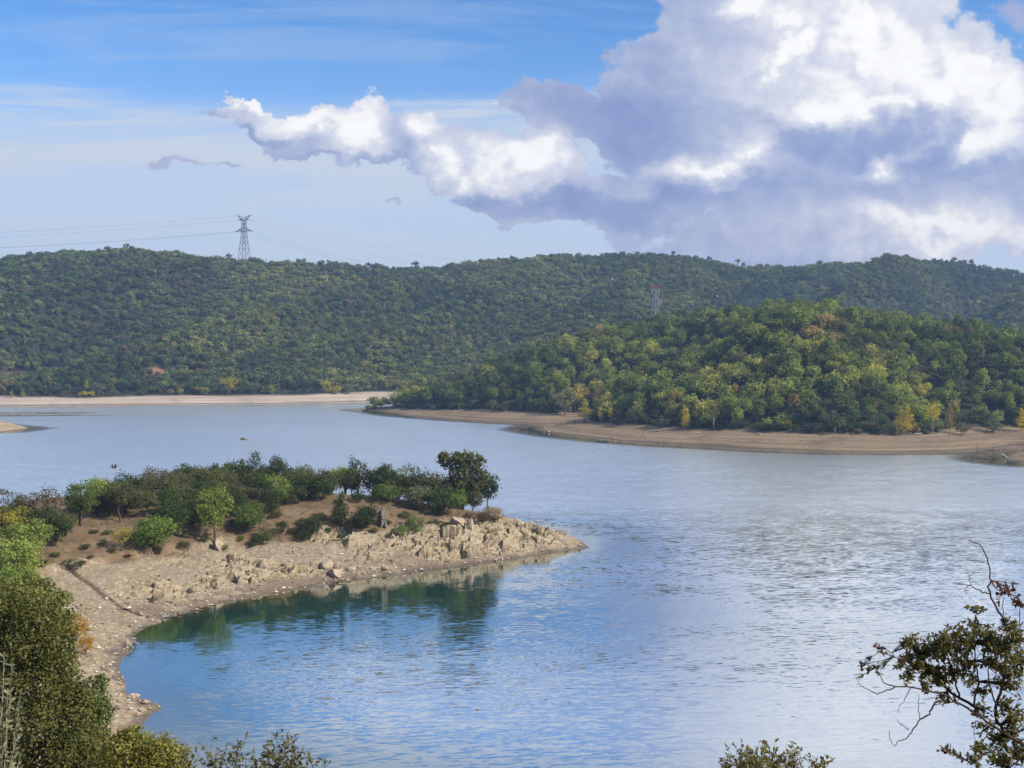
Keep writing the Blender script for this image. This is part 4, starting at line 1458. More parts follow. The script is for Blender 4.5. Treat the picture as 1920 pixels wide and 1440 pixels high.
FT = [
    ('bush', 0, 160, 744, 731, 11, 'gold', 'shrub', 'bright yellow oval bush on the far shore, left of its wider twin'),
    ('bush', 1, 172, 744, 731, 14, 'gold', 'shrub', 'bright yellow wide bush on the far shore, right of the oval one'),
    ('bush', 2, 150, 745, 734, 8, 'yellow', 'shrub', 'smallest yellow bush left of the yellow pair on the far shore'),
    ('pop', 0, 163, 738, 713, 11, 'yellow', 'poplar', 'pale yellow-green poplar above the yellow pair of bushes'),
    ('bush', 0, 184, 742, 712, 26, 'grey', 'shrub', 'grey-olive tall bush right of the yellow bushes of the far shore'),
    ('bush', 1, 120, 745, 730, 13, 'brown', 'shrub', 'mauve-brown bush on the far shore left of the yellow bushes'),
    ('pop', 1, 22, 746, 731, 9, 'straw', 'poplar', 'little orange-yellow tree near the left edge of the far shore'),
    ('pop', 2, 43, 745, 729, 10, 'yellow', 'poplar', 'little green-yellow tree right of the orange-yellow one'),
    ('bush', 2, 430, 738, 703, 32, 'yellow', 'shrub', 'large yellow-green willow in the middle of the far shore'),
    ('bush', 0, 476, 738, 717, 24, 'olive', 'shrub', 'olive round bush right of the large yellow-green willow'),
    ('bush', 1, 508, 739, 718, 18, 'lime', 'shrub', 'pale green round bush right of the olive one on the far shore'),
    ('bush', 2, 380, 740, 722, 28, 'yellow', 'shrub', 'low yellowish bush left of the large willow'),
    ('bush', 0, 320, 741, 727, 14, 'straw', 'shrub', 'beige twiggy bush on the far beach'),
    ('bush', 1, 338, 740, 726, 14, 'yellow', 'shrub', 'small yellow-green bush right of the beige twiggy one'),
    ('bush', 2, 612, 738, 708, 24, 'yellow', 'shrub', 'tall yellow-green bush at the right part of the far shore'),
    ('bush', 0, 630, 739, 721, 22, 'yellow', 'shrub', 'low spreading yellow bush beside the tall one'),
    ('bush', 1, 655, 740, 716, 18, 'grey', 'shrub', 'grey rounded bush on the far shore near the wooded hill tip'),
    ('bush', 0, 268, 742, 727, 16, 'olive', 'shrub', 'olive bush at the far beach left of the beige twiggy one'),
]
for (kd, vr, bx, by, tp, wp, tn, nm, lb) in FT:
    tree(kd, vr, bx, by, tp, wp, tn, nm, lb, 'shrub' if nm == 'shrub' else 'tree', None, 0, far, (760, 1100))

# pines that break the skyline of the far ridge
RP = [(40, 457), (52, 466), (200, 454), (232, 456), (250, 457), (262, 455), (370, 462), (676, 478), (690, 484), (778, 480), (838, 478), (852, 474), (905, 471), (960, 472),
      (1018, 461), (1006, 468), (1040, 463), (1052, 470), (1085, 466), (1178, 463), (1250, 469), (1330, 473), (1660, 479), (1740, 476), (1790, 474), (1880, 492)]
for (a, b) in RP:
    yy = np.interp(a, RID_PX, RID_Y) + 4
    p = at_y(a, b, yy)
    gz = h_far(np.array([p[0]]), np.array([yy]))[0][0]
    hh = (p[2] - gz - 1.2) * .85
    s_ = max(0.6, hh / 11.3)
    o = place('pine_tree', far_protos[5 if rng.random() < .5 else 1], (p[0], yy, gz), (s_ * 1.15, s_ * 1.15, s_), rng.random() * 6, (.040, .058, .026))
    tag(o, 'dark ragged-headed pine standing against the sky on the far ridge', 'tree', 'pines on the skyline of the far ridge')


# ------------------------------------------------------------------ foreground trees and sprays
def ground_z(x, y):
    return float(h_near(np.array([x]), np.array([y]), False)[0][0])


def px_lobes(rows, D, root):
    """crown lobes given as sight-line circles at the tree's own distance D"""
    out = []
    for (px, py, r, dd) in rows:
        c = at_y(px, py, D + dd) - root
        R = r / FPX * D
        out.append((c[0], c[1], c[2], R, R * 1.05, R * .9))
    return out


def big_tree(name, label, cat, rootpx, D, rows, n, leaf, tint, base_r, stems=2, clump=.16, per=10, aspect=.62, shape='leaf', mat=None, gloss=True):
    x = ray(rootpx, 1400)[0] * D
    g = np.array([x, D, ground_z(x, D)])
    lob = px_lobes(rows, D, g)
    e = empty(name, tuple(g), 0, label, cat)
    cr = link('crown', crown_mesh(name + '_crown', lob, n, leaf, mat or LEAF_GLOSSY, clump, per, shape, aspect, (.66, 1.16), .3), e)
    cr['tint'] = list(TINT[tint] if isinstance(tint, str) else tint)
    link('trunk', trunk_mesh(name + '_trunk', lob, base_r, stems, None, .5, 10), e)
    return e


big_tree('holm_oak', 'big dark green evergreen oak filling the lower left corner', 'tree', 60, 48.0,
         [(-9, 1137, 27, -0.0), (21, 1130, 32, 0.6), (62, 1150, 27, -0.4), (82, 1140, 24, 0.4), (-8, 1167, 30, 0.1), (28, 1179, 34, 0.1), (70, 1176, 25, -0.8), (103, 1173, 24, 0.3), (103, 1174, 24, 0.5), (-3, 1206, 33, 0.5), (35, 1216, 29, -1.3), (61, 1217, 26, -0.5), (101, 1208, 32, -0.6), (111, 1208, 24, -0.2), (-9, 1250, 31, 0.2), (34, 1252, 35, 0.1), (72, 1251, 26, 0.8), (107, 1236, 31, 0.6), (118, 1242, 24, 0.1), (-17, 1283, 27, 1.0), (33, 1274, 25, -1.2), (70, 1283, 28, -1.5), (97, 1280, 31, -0.7), (128, 1276, 24, 0.5), (-10, 1320, 36, -0.8), (30, 1301, 25, -1.1), (68, 1303, 29, -1.5), (101, 1319, 34, 0.7), (139, 1310, 29, 0.1), (143, 1310, 24, 0.1), (-8, 1353, 31, -0.3), (32, 1339, 29, -0.8), (66, 1345, 36, -1.6), (105, 1334, 29, 0.0), (135, 1347, 32, -0.4), (154, 1344, 24, 0.2), (-7, 1383, 28, -1.5), (31, 1387, 25, -0.9), (67, 1374, 29, -0.7), (102, 1380, 28, -0.8), (146, 1369, 29, -0.1), (166, 1378, 24, 0.3), (-14, 1418, 28, -1.0), (27, 1416, 26, -1.3), (63, 1419, 28, -0.5), (99, 1409, 34, 0.1), (141, 1407, 35, -1.3), (171, 1418, 30, 0.6), (177, 1412, 24, -0.4), (-5, 1449, 27, 0.5), (22, 1442, 28, 0.5), (64, 1444, 27, -0.5), (111, 1439, 29, -1.6), (148, 1456, 35, -0.5), (173, 1440, 35, 0.3), (183, 1446, 24, 0.4), (-10, 1476, 32, -0.7), (21, 1482, 27, -0.9), (59, 1488, 34, 0.2), (110, 1488, 35, -0.1), (146, 1473, 24, -0.8), (176, 1478, 32, 0.8), (183, 1480, 24, 0.1)], 46000, .125, (.118, .122, .028), .22, 2, .30)
big_tree('holm_oak', 'olive green oak behind the top of the big dark corner oak', 'tree', 30, 66.0,
         [(20, 1130, 52, 0), (62, 1120, 40, .4), (95, 1150, 40, 0), (40, 1180, 60, .3), (5, 1190, 50, .3)], 13000, .17, (.165, .175, .042), .2, 2)
big_tree('shrub', 'light green feathery shrub sticking out right of the big dark corner oak', 'shrub', 178, 54.0,
         [(176, 1288, 20, 0), (190, 1276, 12, 0), (172, 1310, 24, .2), (185, 1330, 22, .2), (176, 1360, 28, .2)], 4200, .11, (.120, .160, .040), .07, 3, .22)
big_tree('shrub', 'yellow-green broom bush at the bottom edge beside the gravel bank', 'shrub', 270, 42.0,
         [(226, 1402, 26, 0), (262, 1412, 34, .2), (300, 1408, 28, -.2), (328, 1418, 22, 0), (240, 1432, 36, .2), (290, 1442, 40, 0), (330, 1444, 24, 0), (250, 1374, 14, 0), (235, 1382, 14, .2)], 15000, .085, (.250, .235, .045), .06, 4, .22)


def twig_leaves(points, dirs, length, width, jitter=.5):
    n = len(points)
    nr = unit(rng.normal(size=(n, 3)) * .9 + np.array([0, -.35, .6]))
    r = unit(dirs + jitter * rng.normal(size=(n, 3)))
    nr = unit(nr - r * (nr * r).sum(1, keepdims=True))
    v = np.cross(nr, r)
    L = (length * (.6 + .7 * rng.random(n)))[:, None]
    W = (width * (.6 + .7 * rng.random(n)))[:, None]
    f = nr * (.18 * W)
    p = points
    q = np.stack([p, p + r * L * .3 - v * W * .5 + f, p + r * L * .7 - v * W * .42 + f, p + r * L, p + r * L * .7 + v * W * .42 + f, p + r * L * .3 + v * W * .5 + f], 1)
    return q.reshape(-1, 3), np.arange(n * 6).reshape(n, 6)


def sample_path(P, m):
    P = np.asarray(P)
    seg = np.linalg.norm(np.diff(P, axis=0), axis=1)
    s = np.concatenate([[0], np.cumsum(seg)])
    t = np.linspace(0, s[-1], m)
    return np.stack([np.interp(t, s, P[:, k]) for k in range(3)], 1)


def spray(name, label, cat, rootpx, D, tips, leaf, tint, thick=.012, leaves_per=26, twig=.25, from_=.35, bark=None):
    """an upright bush of thin stems: every tip pixel ends a stem that starts at the root"""
    x = ray(rootpx, 1440)[0] * D
    g = np.array([x, D, ground_z(x, D) - .05])
    e = empty(name, tuple(g), 0, label, cat)
    s = Shape()
    pts, drs = [], []
    for (px, py) in tips:
        tip = at_y(px, py, D + rng.uniform(-.5, .5)) - g
        mid = tip * np.array([.35, .35, .55]) + rng.normal(size=3) * .06
        path = sample_path([np.zeros(3) + rng.normal(size=3) * np.array([.12, .12, 0]), mid, (mid + tip) / 2 + rng.normal(size=3) * .05, tip], 9)
        s.tube(path, np.linspace(thick * 1.6, thick * .25, 9), 5)
        for k in range(int(leaves_per / 3)):
            t = from_ + (1 - from_) * rng.random()
            i = min(7, int(t * 8))
            b = path[i] + (path[i + 1] - path[i]) * rng.random()
            dv = unit(unit(path[i + 1] - path[i]) + .9 * rng.normal(size=3))
            end = b + dv * twig * rng.uniform(.3, 1)
            s.tube([b, end], [thick * .3, thick * .15], 4)
            for q in range(5):
                pts.append(b + (end - b) * rng.uniform(.4, 1))
                drs.append(unit(dv + .8 * rng.normal(size=3)))
    V, F = twig_leaves(np.array(pts), np.array(drs), leaf, leaf * .45)
    lm = mesh_from(name + '_leaves', V, F, [LEAF_GLOSSY], False, None, {'leaf': np.repeat(rng.random(len(pts)), 6)})
    o = link('foliage', lm, e)
    o['tint'] = list(tint)
    link('stems', s.mesh(name + '_stems', [bark or BARK], True), e)
    return e


spray('shrub', 'sparse dark sprig at the bottom edge, left one beside the yellow-green bush', 'shrub', 410, 27.0,
      [(372, 1418), (384, 1408), (395, 1397), (408, 1400), (418, 1412), (430, 1405), (447, 1402), (455, 1397), (462, 1415), (402, 1425), (440, 1425), (350, 1415), (345, 1425)], .095, (.150, .145, .050), .014, 55, .35, .5)
spray('shrub', 'dark twiggy bush top at the bottom edge, right of the sparse dark sprig', 'shrub', 528, 25.0,
      [(490, 1412), (500, 1402), (512, 1398), (520, 1392), (531, 1396), (542, 1394), (552, 1402), (560, 1408), (566, 1420), (505, 1420), (535, 1415), (550, 1425), (588, 1428), (612, 1432), (476, 1432)], .09, (.150, .130, .046), .014, 80, .35, .5)
spray('shrub', 'olive bush top showing at the bottom edge left of the overhanging branches', 'shrub', 1430, 17.0,
      [(1362, 1424), (1372, 1415), (1385, 1410), (1398, 1413), (1410, 1410), (1420, 1408), (1430, 1404), (1442, 1408), (1452, 1406), (1465, 1412), (1480, 1415), (1492, 1418), (1502, 1420), (1410, 1430), (1450, 1428), (1475, 1432), (1385, 1430), (1540, 1424), (1548, 1430), (1532, 1434)],
      .058, (.210, .190, .062), .010, 120, .22, .62)

# the overhanging shrub at the lower right: limbs traced at its own distance
D0 = 11.6
gx0 = 5.75
g0 = np.array([gx0, 11.9, ground_z(gx0, 11.9) - .05])
e = empty('holm_oak_shrub', tuple(g0), 0, 'open branching shrub leaning in from the lower right corner over the water', 'shrub')


def cz(x, y, dd=0.0):
    return at_y(1560 + x / 3.272, 1000 + y / 3.272, D0 + dd) - g0


LIMBS = [
    ([None, (1400, 1560, .2), (1178, 1300, .1), (1100, 1250, 0), (1000, 1190, 0), (900, 1120, -.1), (800, 1060, -.1), (700, 1000, -.2), (600, 970, -.2), (500, 940, -.3), (390, 940, -.3), (330, 925, -.3), (295, 880, -.35), (270, 830, -.35)], .030, .004),
    ([(390, 940, -.3), (330, 965, -.3), (270, 985, -.35), (200, 950, -.35), (160, 920, -.4), (145, 880, -.4)], .006, .002),
    ([(1178, 1300, .1), (1060, 1220, .1), (1005, 1130, .2), (1010, 1050, .2), (1050, 930, .2), (1060, 760, .15), (1080, 620, .1), (1050, 530, .1), (1000, 430, .1), (965, 370, .1), (970, 280, .05), (970, 220, .05), (945, 140, .05), (920, 80, 0), (880, 45, 0), (840, 42, 0)], .020, .004),
    ([(965, 370, .1), (900, 350, .05), (850, 322, 0), (770, 310, 0)], .007, .003), ([(850, 322, 0), (840, 260, 0), (825, 240, 0)], .004, .002), ([(840, 262, 0), (875, 245, 0)], .003, .002), ([(830, 322, 0), (815, 350, 0), (828, 374, 0)], .003, .002),
    ([(700, 1000, -.2), (620, 1050, -.3), (600, 1110, -.3), (540, 1140, -.3), (500, 1200, -.35), (460, 1250, -.35), (380, 1300, -.4), (352, 1250, -.4), (350, 1205, -.4)], .010, .002),
    ([(540, 1140, -.3), (530, 1060, -.3), (535, 985, -.3)], .004, .002), ([(470, 1195, -.35), (420, 1172, -.35), (400, 1140, -.35)], .004, .002),
    ([(900, 1120, -.1), (870, 1060, 0), (780, 1010, .05), (700, 950, .1), (640, 880, .1), (560, 790, .1), (500, 690, .1), (490, 610, .1)], .016, .004),
    ([(500, 940, -.3), (440, 1020, -.3), (400, 1100, -.3)], .005, .002),
    ([(520, 860, -.1), (420, 780, -.1), (360, 730, -.15), (300, 700, -.15), (260, 672, -.2)], .007, .002),
    ([(780, 1010, .05), (760, 900, .1), (720, 780, .1), (700, 650, .1)], .010, .003), ([(870, 1060, 0), (900, 900, 0), (870, 760, 0), (890, 620, 0), (880, 460, 0)], .010, .003),
    ([(1010, 1050, .2), (960, 940, .15), (960, 800, .1), (950, 640, .1)], .009, .003), ([(1050, 930, .2), (1120, 860, .2), (1160, 740, .2), (1140, 600, .2), (1160, 440, .2)], .011, .003),
    ([(1080, 620, .1), (1050, 480, .15), (1060, 360, .15), (1045, 300, .15)], .006, .002), ([(1100, 1250, 0), (1000, 1330, -.1), (900, 1360, -.2), (800, 1390, -.2), (740, 1350, -.2), (670, 1305, -.2)], .010, .003),
    ([(1000, 1190, 0), (930, 1260, -.1), (910, 1340, -.1), (870, 1420, -.1)], .006, .003), ([(1178, 1300, .1), (1150, 1400, 0), (1050, 1470, 0)], .012, .006), ([(880, 1150, -.1), (870, 1240, -.1), (900, 1300, -.1)], .004, .002)]
s = Shape()
limb_pts = []
for path, r0, r1 in LIMBS:
    P = [np.zeros(3) if q is None else cz(*q) for q in path]
    Q = sample_path(P, len(P) * 4)
    Q[1:-1] += rng.normal(size=Q[1:-1].shape) * .006
    limb_pts.append(Q)
    s.tube(Q, np.linspace(r0, r1, len(Q)), 6)
LP = np.concatenate(limb_pts)
CL = [(500, 620, 34), (560, 690, 62), (640, 720, 66), (700, 640, 44), (760, 720, 70), (850, 660, 58), (880, 470, 30), (895, 560, 42), (960, 640, 52), (1100, 700, 76), (1150, 640, 50), (1165, 790, 60), (1100, 560, 36),
      (450, 780, 46), (520, 800, 62), (600, 850, 54), (680, 900, 50), (740, 830, 56), (830, 800, 54), (920, 960, 40), (1000, 800, 44), (1100, 870, 50), (1140, 950, 48), (1060, 1070, 44), (940, 1080, 40), (690, 1010, 34), (630, 1050, 16),
      (900, 1180, 40), (1000, 1300, 56), (1100, 1220, 52), (1150, 1350, 70), (920, 1330, 46), (860, 1380, 40), (740, 1350, 22), (670, 1308, 20), (270, 830, 22), (285, 712, 15), (165, 820, 14), (145, 880, 11), (390, 800, 20), (1050, 1400, 64), (1160, 1130, 56), (470, 900, 34), (560, 930, 36), (830, 900, 36), (1000, 700, 40), (790, 600, 34)]
RED = [(1060, 370, 34), (1045, 320, 18), (1110, 340, 20), (1160, 440, 30), (1125, 385, 16), (1090, 575, 20), (655, 1320, 14), (270, 700, 10), (165, 818, 9), (430, 760, 16)]
for rows, nm, tn, dens in ((CL, 'foliage', (.165, .155, .055), .072), (RED, 'reddish_foliage', (.135, .062, .040), .060)):
    pts, drs = [], []
    for (cx, cy, r) in rows:
        c = cz(cx, cy, rng.uniform(-.25, .25))
        R = r / 3.272 / FPX * D0
        j = int(np.argmin(np.linalg.norm(LP - c, axis=1)))
        base = LP[j]
        nt = max(2, int(r * r * dens / 9))
        for k in range(nt):
            end = c + rng.normal(size=3) * R * np.array([.78, .8, .70])
            st = base + (end - base) * .12 + rng.normal(size=3) * R * .15
            mid = (st + end) / 2 + rng.normal(size=3) * R * .12
            Q = sample_path([base, mid, end], 5)
            s.tube(Q, np.linspace(.0035, .0012, 5), 4)
            dv = unit(end - mid)
            for q in range(9):
                t = rng.uniform(.45, 1.0)
                i = min(3, int(t * 4))
                pts.append(Q[i] + (Q[i + 1] - Q[i]) * (t * 4 - i))
                drs.append(unit(dv + .9 * rng.normal(size=3)))
    V, F = twig_leaves(np.array(pts), np.array(drs), .046, .021)
    o = link(nm, mesh_from(nm, V, F, [LEAF_GLOSSY], False, None, {'leaf': np.repeat(rng.random(len(pts)), 6)}), e)
    o['tint'] = list(tn)
    if nm == 'reddish_foliage':
        o['label'] = 'reddish young leaves at the twig ends'
DARKBARK = plain('dark_bark', (0.060, 0.042, 0.033), 0.9, .15, .3, 30)
link('branches', s.mesh('overhang_branches', [DARKBARK], True), e)

# pale narrow-leaved sprays right beside the viewer at the lower left
Dp = 9.0
gxp = ray(-30, 1440)[0] * Dp
gp = np.array([gxp, Dp, ground_z(gxp, Dp) - .05])
e = empty('olive_shrub', tuple(gp), 0, 'pale grey-green narrow-leaved spray at the very left edge in front of the big dark oak', 'shrub')
s = Shape()
pts, drs = [], []
for (px, py, dd) in [(8, 1222, 0), (22, 1248, .1), (38, 1300, -.1), (14, 1290, .2), (30, 1345, 0), (4, 1330, .1), (26, 1395, 0), (12, 1380, -.1), (36, 1420, .1), (-12, 1260, 0), (2, 1420, .1), (20, 1440, 0)]:
    tip = at_y(px, py, Dp + dd) - gp
    Q = sample_path([rng.normal(size=3) * .04, tip * np.array([.5, .5, .5]) + np.array([-.05, 0, 0]), tip * np.array([.85, .9, .8]), tip], 16)
    s.tube(Q, np.linspace(.011, .0018, 16), 5)
    for k in range(60):
        t = rng.uniform(.55, 1)
        i = min(14, int(t * 15))
        d = unit(Q[i + 1] - Q[i])
        pts.append(Q[i] + (Q[i + 1] - Q[i]) * rng.random())
        drs.append(unit(d * .7 + rng.normal(size=3) * .8))
V, F = twig_leaves(np.array(pts), np.array(drs), .058, .017)
o = link('foliage', mesh_from('olive_leaves', V, F, [LEAF_GLOSSY], False, None, {'leaf': np.repeat(rng.random(len(pts)), 6)}), e)
o['tint'] = [.205, .225, .120]
link('stems', s.mesh('olive_stems', [PALE_BARK], True), e)

# ------------------------------------------------------------------ stones and driftwood
STONE = None


def stone_material():
    m, N = new_mat('pale_rock')
    tc = N.new('ShaderNodeTexCoord').outputs['Object']
    n = N.noise(tc, 2.2, 5.0, .65)
    n2 = N.noise(tc, 9.0, 4.0, .65)
    c = N.mix(N.ramp(n, .35, .66), (.46, .365, .255, 1), (.34, .255, .165, 1))
    c = N.mix(N.ramp(n2, .55, .75, 0, .6), c, (.22, .175, .12, 1))
    b = principled(N, c, .92, bump(N, n2, .6, .05), .2)
    return finish(m, N, b.outputs[0])


STONE = stone_material()


def rock_mesh(name, seed, cuts=14, res=14):
    """a block cut by random planes out of a ball, with its corners worn"""
    r = np.random.default_rng(seed)
    th = np.linspace(0, PI, res + 1)
    ph = np.linspace(0, 2 * PI, 2 * res, endpoint=False)
    V = [(0, 0, 1)] + [(math.sin(a) * math.cos(b), math.sin(a) * math.sin(b), math.cos(a)) for a in th[1:-1] for b in ph] + [(0, 0, -1)]
    V = np.array(V)
    rad = np.full(len(V), 1.3)
    for k in range(cuts):
        nv = r.normal(size=3)
        nv /= np.linalg.norm(nv)
        dd = r.uniform(.55, .95)
        c = V @ nv
        rad = np.where(c > .05, np.minimum(rad, dd / np.maximum(c, .05)), rad)
    rad += r.normal(size=len(V)) * .015
    V = V * rad[:, None]
    n = 2 * res
    F = []
    for k in range(n):
        F.append([0, 1 + k, 1 + (k + 1) % n])
        for i in range(res - 2):
            a = 1 + i * n
            F.append([a + k, a + n + k, a + n + (k + 1) % n, a + (k + 1) % n])
        a = 1 + (res - 2) * n
        F.append([a + k, len(V) - 1, a + (k + 1) % n])
    return mesh_from(name, V, F, [STONE], False)


ROCKS = [rock_mesh('boulder_mesh_%d' % k, 90 + k) for k in range(5)]


def boulder(px, py, w, h, label, group=None, hf=None, span=(60, 420), deep=.25, dp=None):
    g = on_ground(px, py, hf, *span)
    k = g[1] / FPX
    o = link('boulder', ROCKS[int(rng.integers(5))])
    o.location = (g[0], g[1], g[2] + h * k * (.5 - deep))
    o.scale = (w * k * .55, (dp or w) * k * .5, h * k * .6)
    o.rotation_euler = (rng.normal() * .15, rng.normal() * .15, rng.random() * 6)
    return tag(o, label, 'rock', group)


boulder(851, 1066, 24, 18, 'large rounded boulder at the waterline under the rock face')
boulder(835, 1067, 10, 8, 'small boulder touching the left side of the large waterline boulder')
boulder(858, 986, 38, 20, 'broad flat-topped grey rock at the top of the rock band near the tip')
boulder(880, 992, 16, 26, 'upright dark-sided rock right of the broad flat-topped one')
boulder(722, 1070, 16, 8, 'pale low rock on the gravel left of the cliff foot')
boulder(660, 1068, 14, 9, 'rounded rock at the foot of the rock band below the sandy patch')
boulder(612, 1062, 26, 16, 'whitish rock slab jutting toward the water below the sandy patch')
boulder(630, 1082, 30, 20, 'tan rock knob at the waterline beside the brown log')
boulder(410, 1032, 20, 26, 'dark grey rock standing at the head of the rock band')
boulder(268, 1334, 14, 10, 'rusty brown rock at the water on the near gravel point')
boulder(242, 1258, 6, 5, 'dark wet stone in the shallows below the pale stump')
for (a, b, w, h) in [(258, 1178, 6, 5), (276, 1166, 7, 5), (290, 1163, 9, 6), (304, 1158, 12, 6), (318, 1158, 8, 5), (455, 1128, 6, 4), (520, 1114, 6, 4), (560, 1106, 7, 5), (700, 1086, 9, 6), (745, 1079, 8, 6), (775, 1076, 10, 7), (800, 1072, 9, 7), (905, 1057, 11, 8), (930, 1053, 12, 9), (975, 1046, 12, 8), (1012, 1041, 10, 7), (1075, 1032, 10, 6), (262, 1318, 8, 7), (270, 1368, 9, 8), (262, 1352, 7, 6), (236, 1282, 7, 5)]:
    boulder(a, b, w, h, 'small pale boulder sitting at the waterline of the bay', 'small boulders along the waterline of the bay')

# the pillar of lichen-grey rock among the bushes
g = on_ground(714, 988)
s = Shape()
k = g[1] / FPX
P = [np.array(v) * k for v in ((0, 0, -6), (-1, 0, 8), (1.5, 0, 20), (4, 0, 34), (6, 0, 46))]
me = rock_mesh('rock_pillar', 123, 26, 26)
me.materials.clear()
me.materials.append(plain('lichen_rock', (.23, .20, .145), .9, .2, .45, 1.6))
co = np.array([v.co for v in me.vertices])
zz = (co[:, 2] + 1.0) / 2
co[:, 0] = co[:, 0] * (14.5 - 5 * zz) * k + zz * 7 * k + np.round(fbm(zz * 5, co[:, 0] * 3, 7, 2) * 3) * k
co[:, 1] = co[:, 1] * (14 - 6 * zz) * k
co[:, 2] = (zz * 48 - 6 + 5 * fbm(co[:, 0] * 3, co[:, 1] * 3, 9, 2)) * k
me.vertices.foreach_set('co', co.astype(np.float32).ravel())
o = link('rock_pillar', me)
o.location = tuple(g)
tag(o, 'tall lichen-grey rock pillar standing among the bushes of the slope', 'rock')

# gravel of the drawdown shore: nobody could count it
gx, gy = scatter(-75, 14, 98, 218, .52)
gz_, gd, gr, gs, gw, gcr = h_near(gx, gy)
ok = (gd > 0.1) & (gd < 15) & (rng.random(len(gx)) < np.where(gr > .3, .12, .55) * np.maximum(sstep(-.5, .4, fbm(gx / 3, gy / 3, 701, 3)), sstep(3.0, .5, gd)))
gx, gy, gz_ = gx[ok], gy[ok], gz_[ok]
n = len(gx)
OCT = np.array([(1, 0, 0), (0, 1, 0), (-1, 0, 0), (0, -1, 0), (0, 0, 1), (0, 0, -1)], float)
OF = np.array([[0, 1, 4], [1, 2, 4], [2, 3, 4], [3, 0, 4], [1, 0, 5], [2, 1, 5], [3, 2, 5], [0, 3, 5]])
size = .07 + .34 * rng.random(n) ** 4
an = rng.random(n) * 6.28
V = OCT[None] * (0.75 + .5 * rng.random((n, 6, 1))) * size[:, None, None] * np.array([1.2, .9, .65])
ca, sn = np.cos(an)[:, None], np.sin(an)[:, None]
V = np.stack([V[..., 0] * ca - V[..., 1] * sn, V[..., 0] * sn + V[..., 1] * ca, V[..., 2]], -1)
V += np.stack([gx, gy, gz_ + size * .25], -1)[:, None, :]
F = (OF[None] + (np.arange(n) * 6)[:, None, None]).reshape(-1, 3)
m, N = new_mat('gravel')
tn = attr(N, 'tone')
c = N.mix(N.ramp(tn, 0, .55, 0, 1), (.17, .11, .075, 1), (.40, .305, .20, 1))
c = N.mix(N.ramp(tn, .6, 1, 0, 1), c, (.60, .52, .40, 1))
finish(m, N, principled(N, c, .9, None, .2).outputs[0])
o = link('gravel', mesh_from('gravel', V.reshape(-1, 3), F, [m], False, None, {'tone': np.repeat(rng.random(n), 6)}))
o['kind'] = 'stuff'

# dry grass and litter on the bare earth: one mass
gx, gy = scatter(-110, 8, 160, 250, .8)
gz_, gd, gr, gs, gw, gcr = h_near(gx, gy)
ok = (gs > .6) & (gr < .3) & (rng.random(len(gx)) < .75 * sstep(-.2, .5, fbm(gx / 6, gy / 6, 731, 3)))
gx, gy, gz_ = gx[ok], gy[ok], gz_[ok]
n = len(gx)
P = np.repeat(np.stack([gx, gy, gz_ + .06], 1), 6, 0) + rng.normal(size=(n * 6, 3)) * np.array([.16, .16, .04])
V, F = leaf_quads(P, unit(rng.normal(size=(n * 6, 3)) * np.array([1, 1, .5])), .12 + .22 * rng.random(n * 6), .07 + .08 * rng.random(n * 6))
m, N = new_mat('dry_grass')
tn = attr(N, 'tone')
c = N.mix(N.ramp(tn, 0, .5), (.115, .095, .040, 1), (.26, .185, .095, 1))
c = N.mix(N.ramp(tn, .6, 1), c, (.085, .095, .034, 1))
finish(m, N, principled(N, c, .9, None, .1).outputs[0])
o = link('dry_grass', mesh_from('dry_grass', V, F, [m], False, None, {'tone': np.repeat(np.repeat(np.clip(.5 + .35 * fbm(gx / 4, gy / 4, 741, 2) + .25 * rng.normal(size=n), 0, 1), 6), 4)}))
o['kind'] = 'stuff'

WOOD = plain('driftwood', (.46, .40, .31), .85, .2, .25, 6)
BROWNWOOD = plain('wet_wood', (.17, .115, .075), .7, .3, .3, 5)
WHITEWOOD = plain('bleached_wood', (.72, .69, .63), .85, .2, .12, 4)
BLACKWOOD = plain('charred_wood', (.035, .030, .028), .8, .2, .2, 4)


def px_wood(name, label, cat, limbs, D, r, mat, sides=6):
    """driftwood: limbs as pixel polylines at the distance D with depth offsets in metres"""
    s = Shape()
    org = at_y(limbs[0][0][0], limbs[0][0][1], D)
    for L in limbs:
        P = np.array([at_y(q[0], q[1], D + (q[2] if len(q) > 2 else 0)) - org for q in L])
        Q = sample_path(P, len(P) * 3)
        Q[1:-1] += rng.normal(size=Q[1:-1].shape) * r * .25
        s.tube(Q, np.linspace(r, r * .45, len(Q)), sides)
    o = link(name, s.mesh(name, [mat], True))
    o.location = tuple(org)
    return tag(o, label, cat)


DS = at_z(242, 1215)[1]
px_wood('driftwood_stump', 'pale branching stump standing in the shallows of the bay', 'driftwood',
        [[(239, 1204), (240, 1214, .1), (241, 1229, -.4)], [(240, 1214, .1), (247, 1226, -.3)], [(238, 1207), (234, 1214, .2), (233, 1225, .2)], [(240, 1206), (244.4, 1209.7, .3), (252.8, 1216.5, .2), (257, 1222, .1), (258.5, 1226, .1)],
         [(244.4, 1209.7, .3), (248, 1204, .5)], [(252.8, 1216.5, .2), (259, 1216, .4)], [(251, 1203, .8), (257, 1206, .7), (261, 1209, .7)]], DS, .075, WOOD)
px_wood('driftwood', 'thin pale branch lying at the waterline left of the brown log', 'driftwood', [[(590, 1101), (597, 1098), (603, 1095.5), (610, 1095)]], at_z(600, 1100)[1] + .3, .10, WOOD)
px_wood('log', 'brown log half in the water under the tan rock knob', 'driftwood', [[(622, 1093), (635, 1089), (650, 1085.5)]], at_z(636, 1093)[1] + .3, .16, BROWNWOOD)
px_wood('driftwood', 'bleached branch bundle on the shore at the inner end of the bay', 'driftwood', [[(287, 1161), (300, 1157), (316, 1154.5)], [(303, 1156), (311, 1151)], [(298, 1158), (306, 1159)]], at_z(300, 1160)[1] + .6, .10, WHITEWOOD)
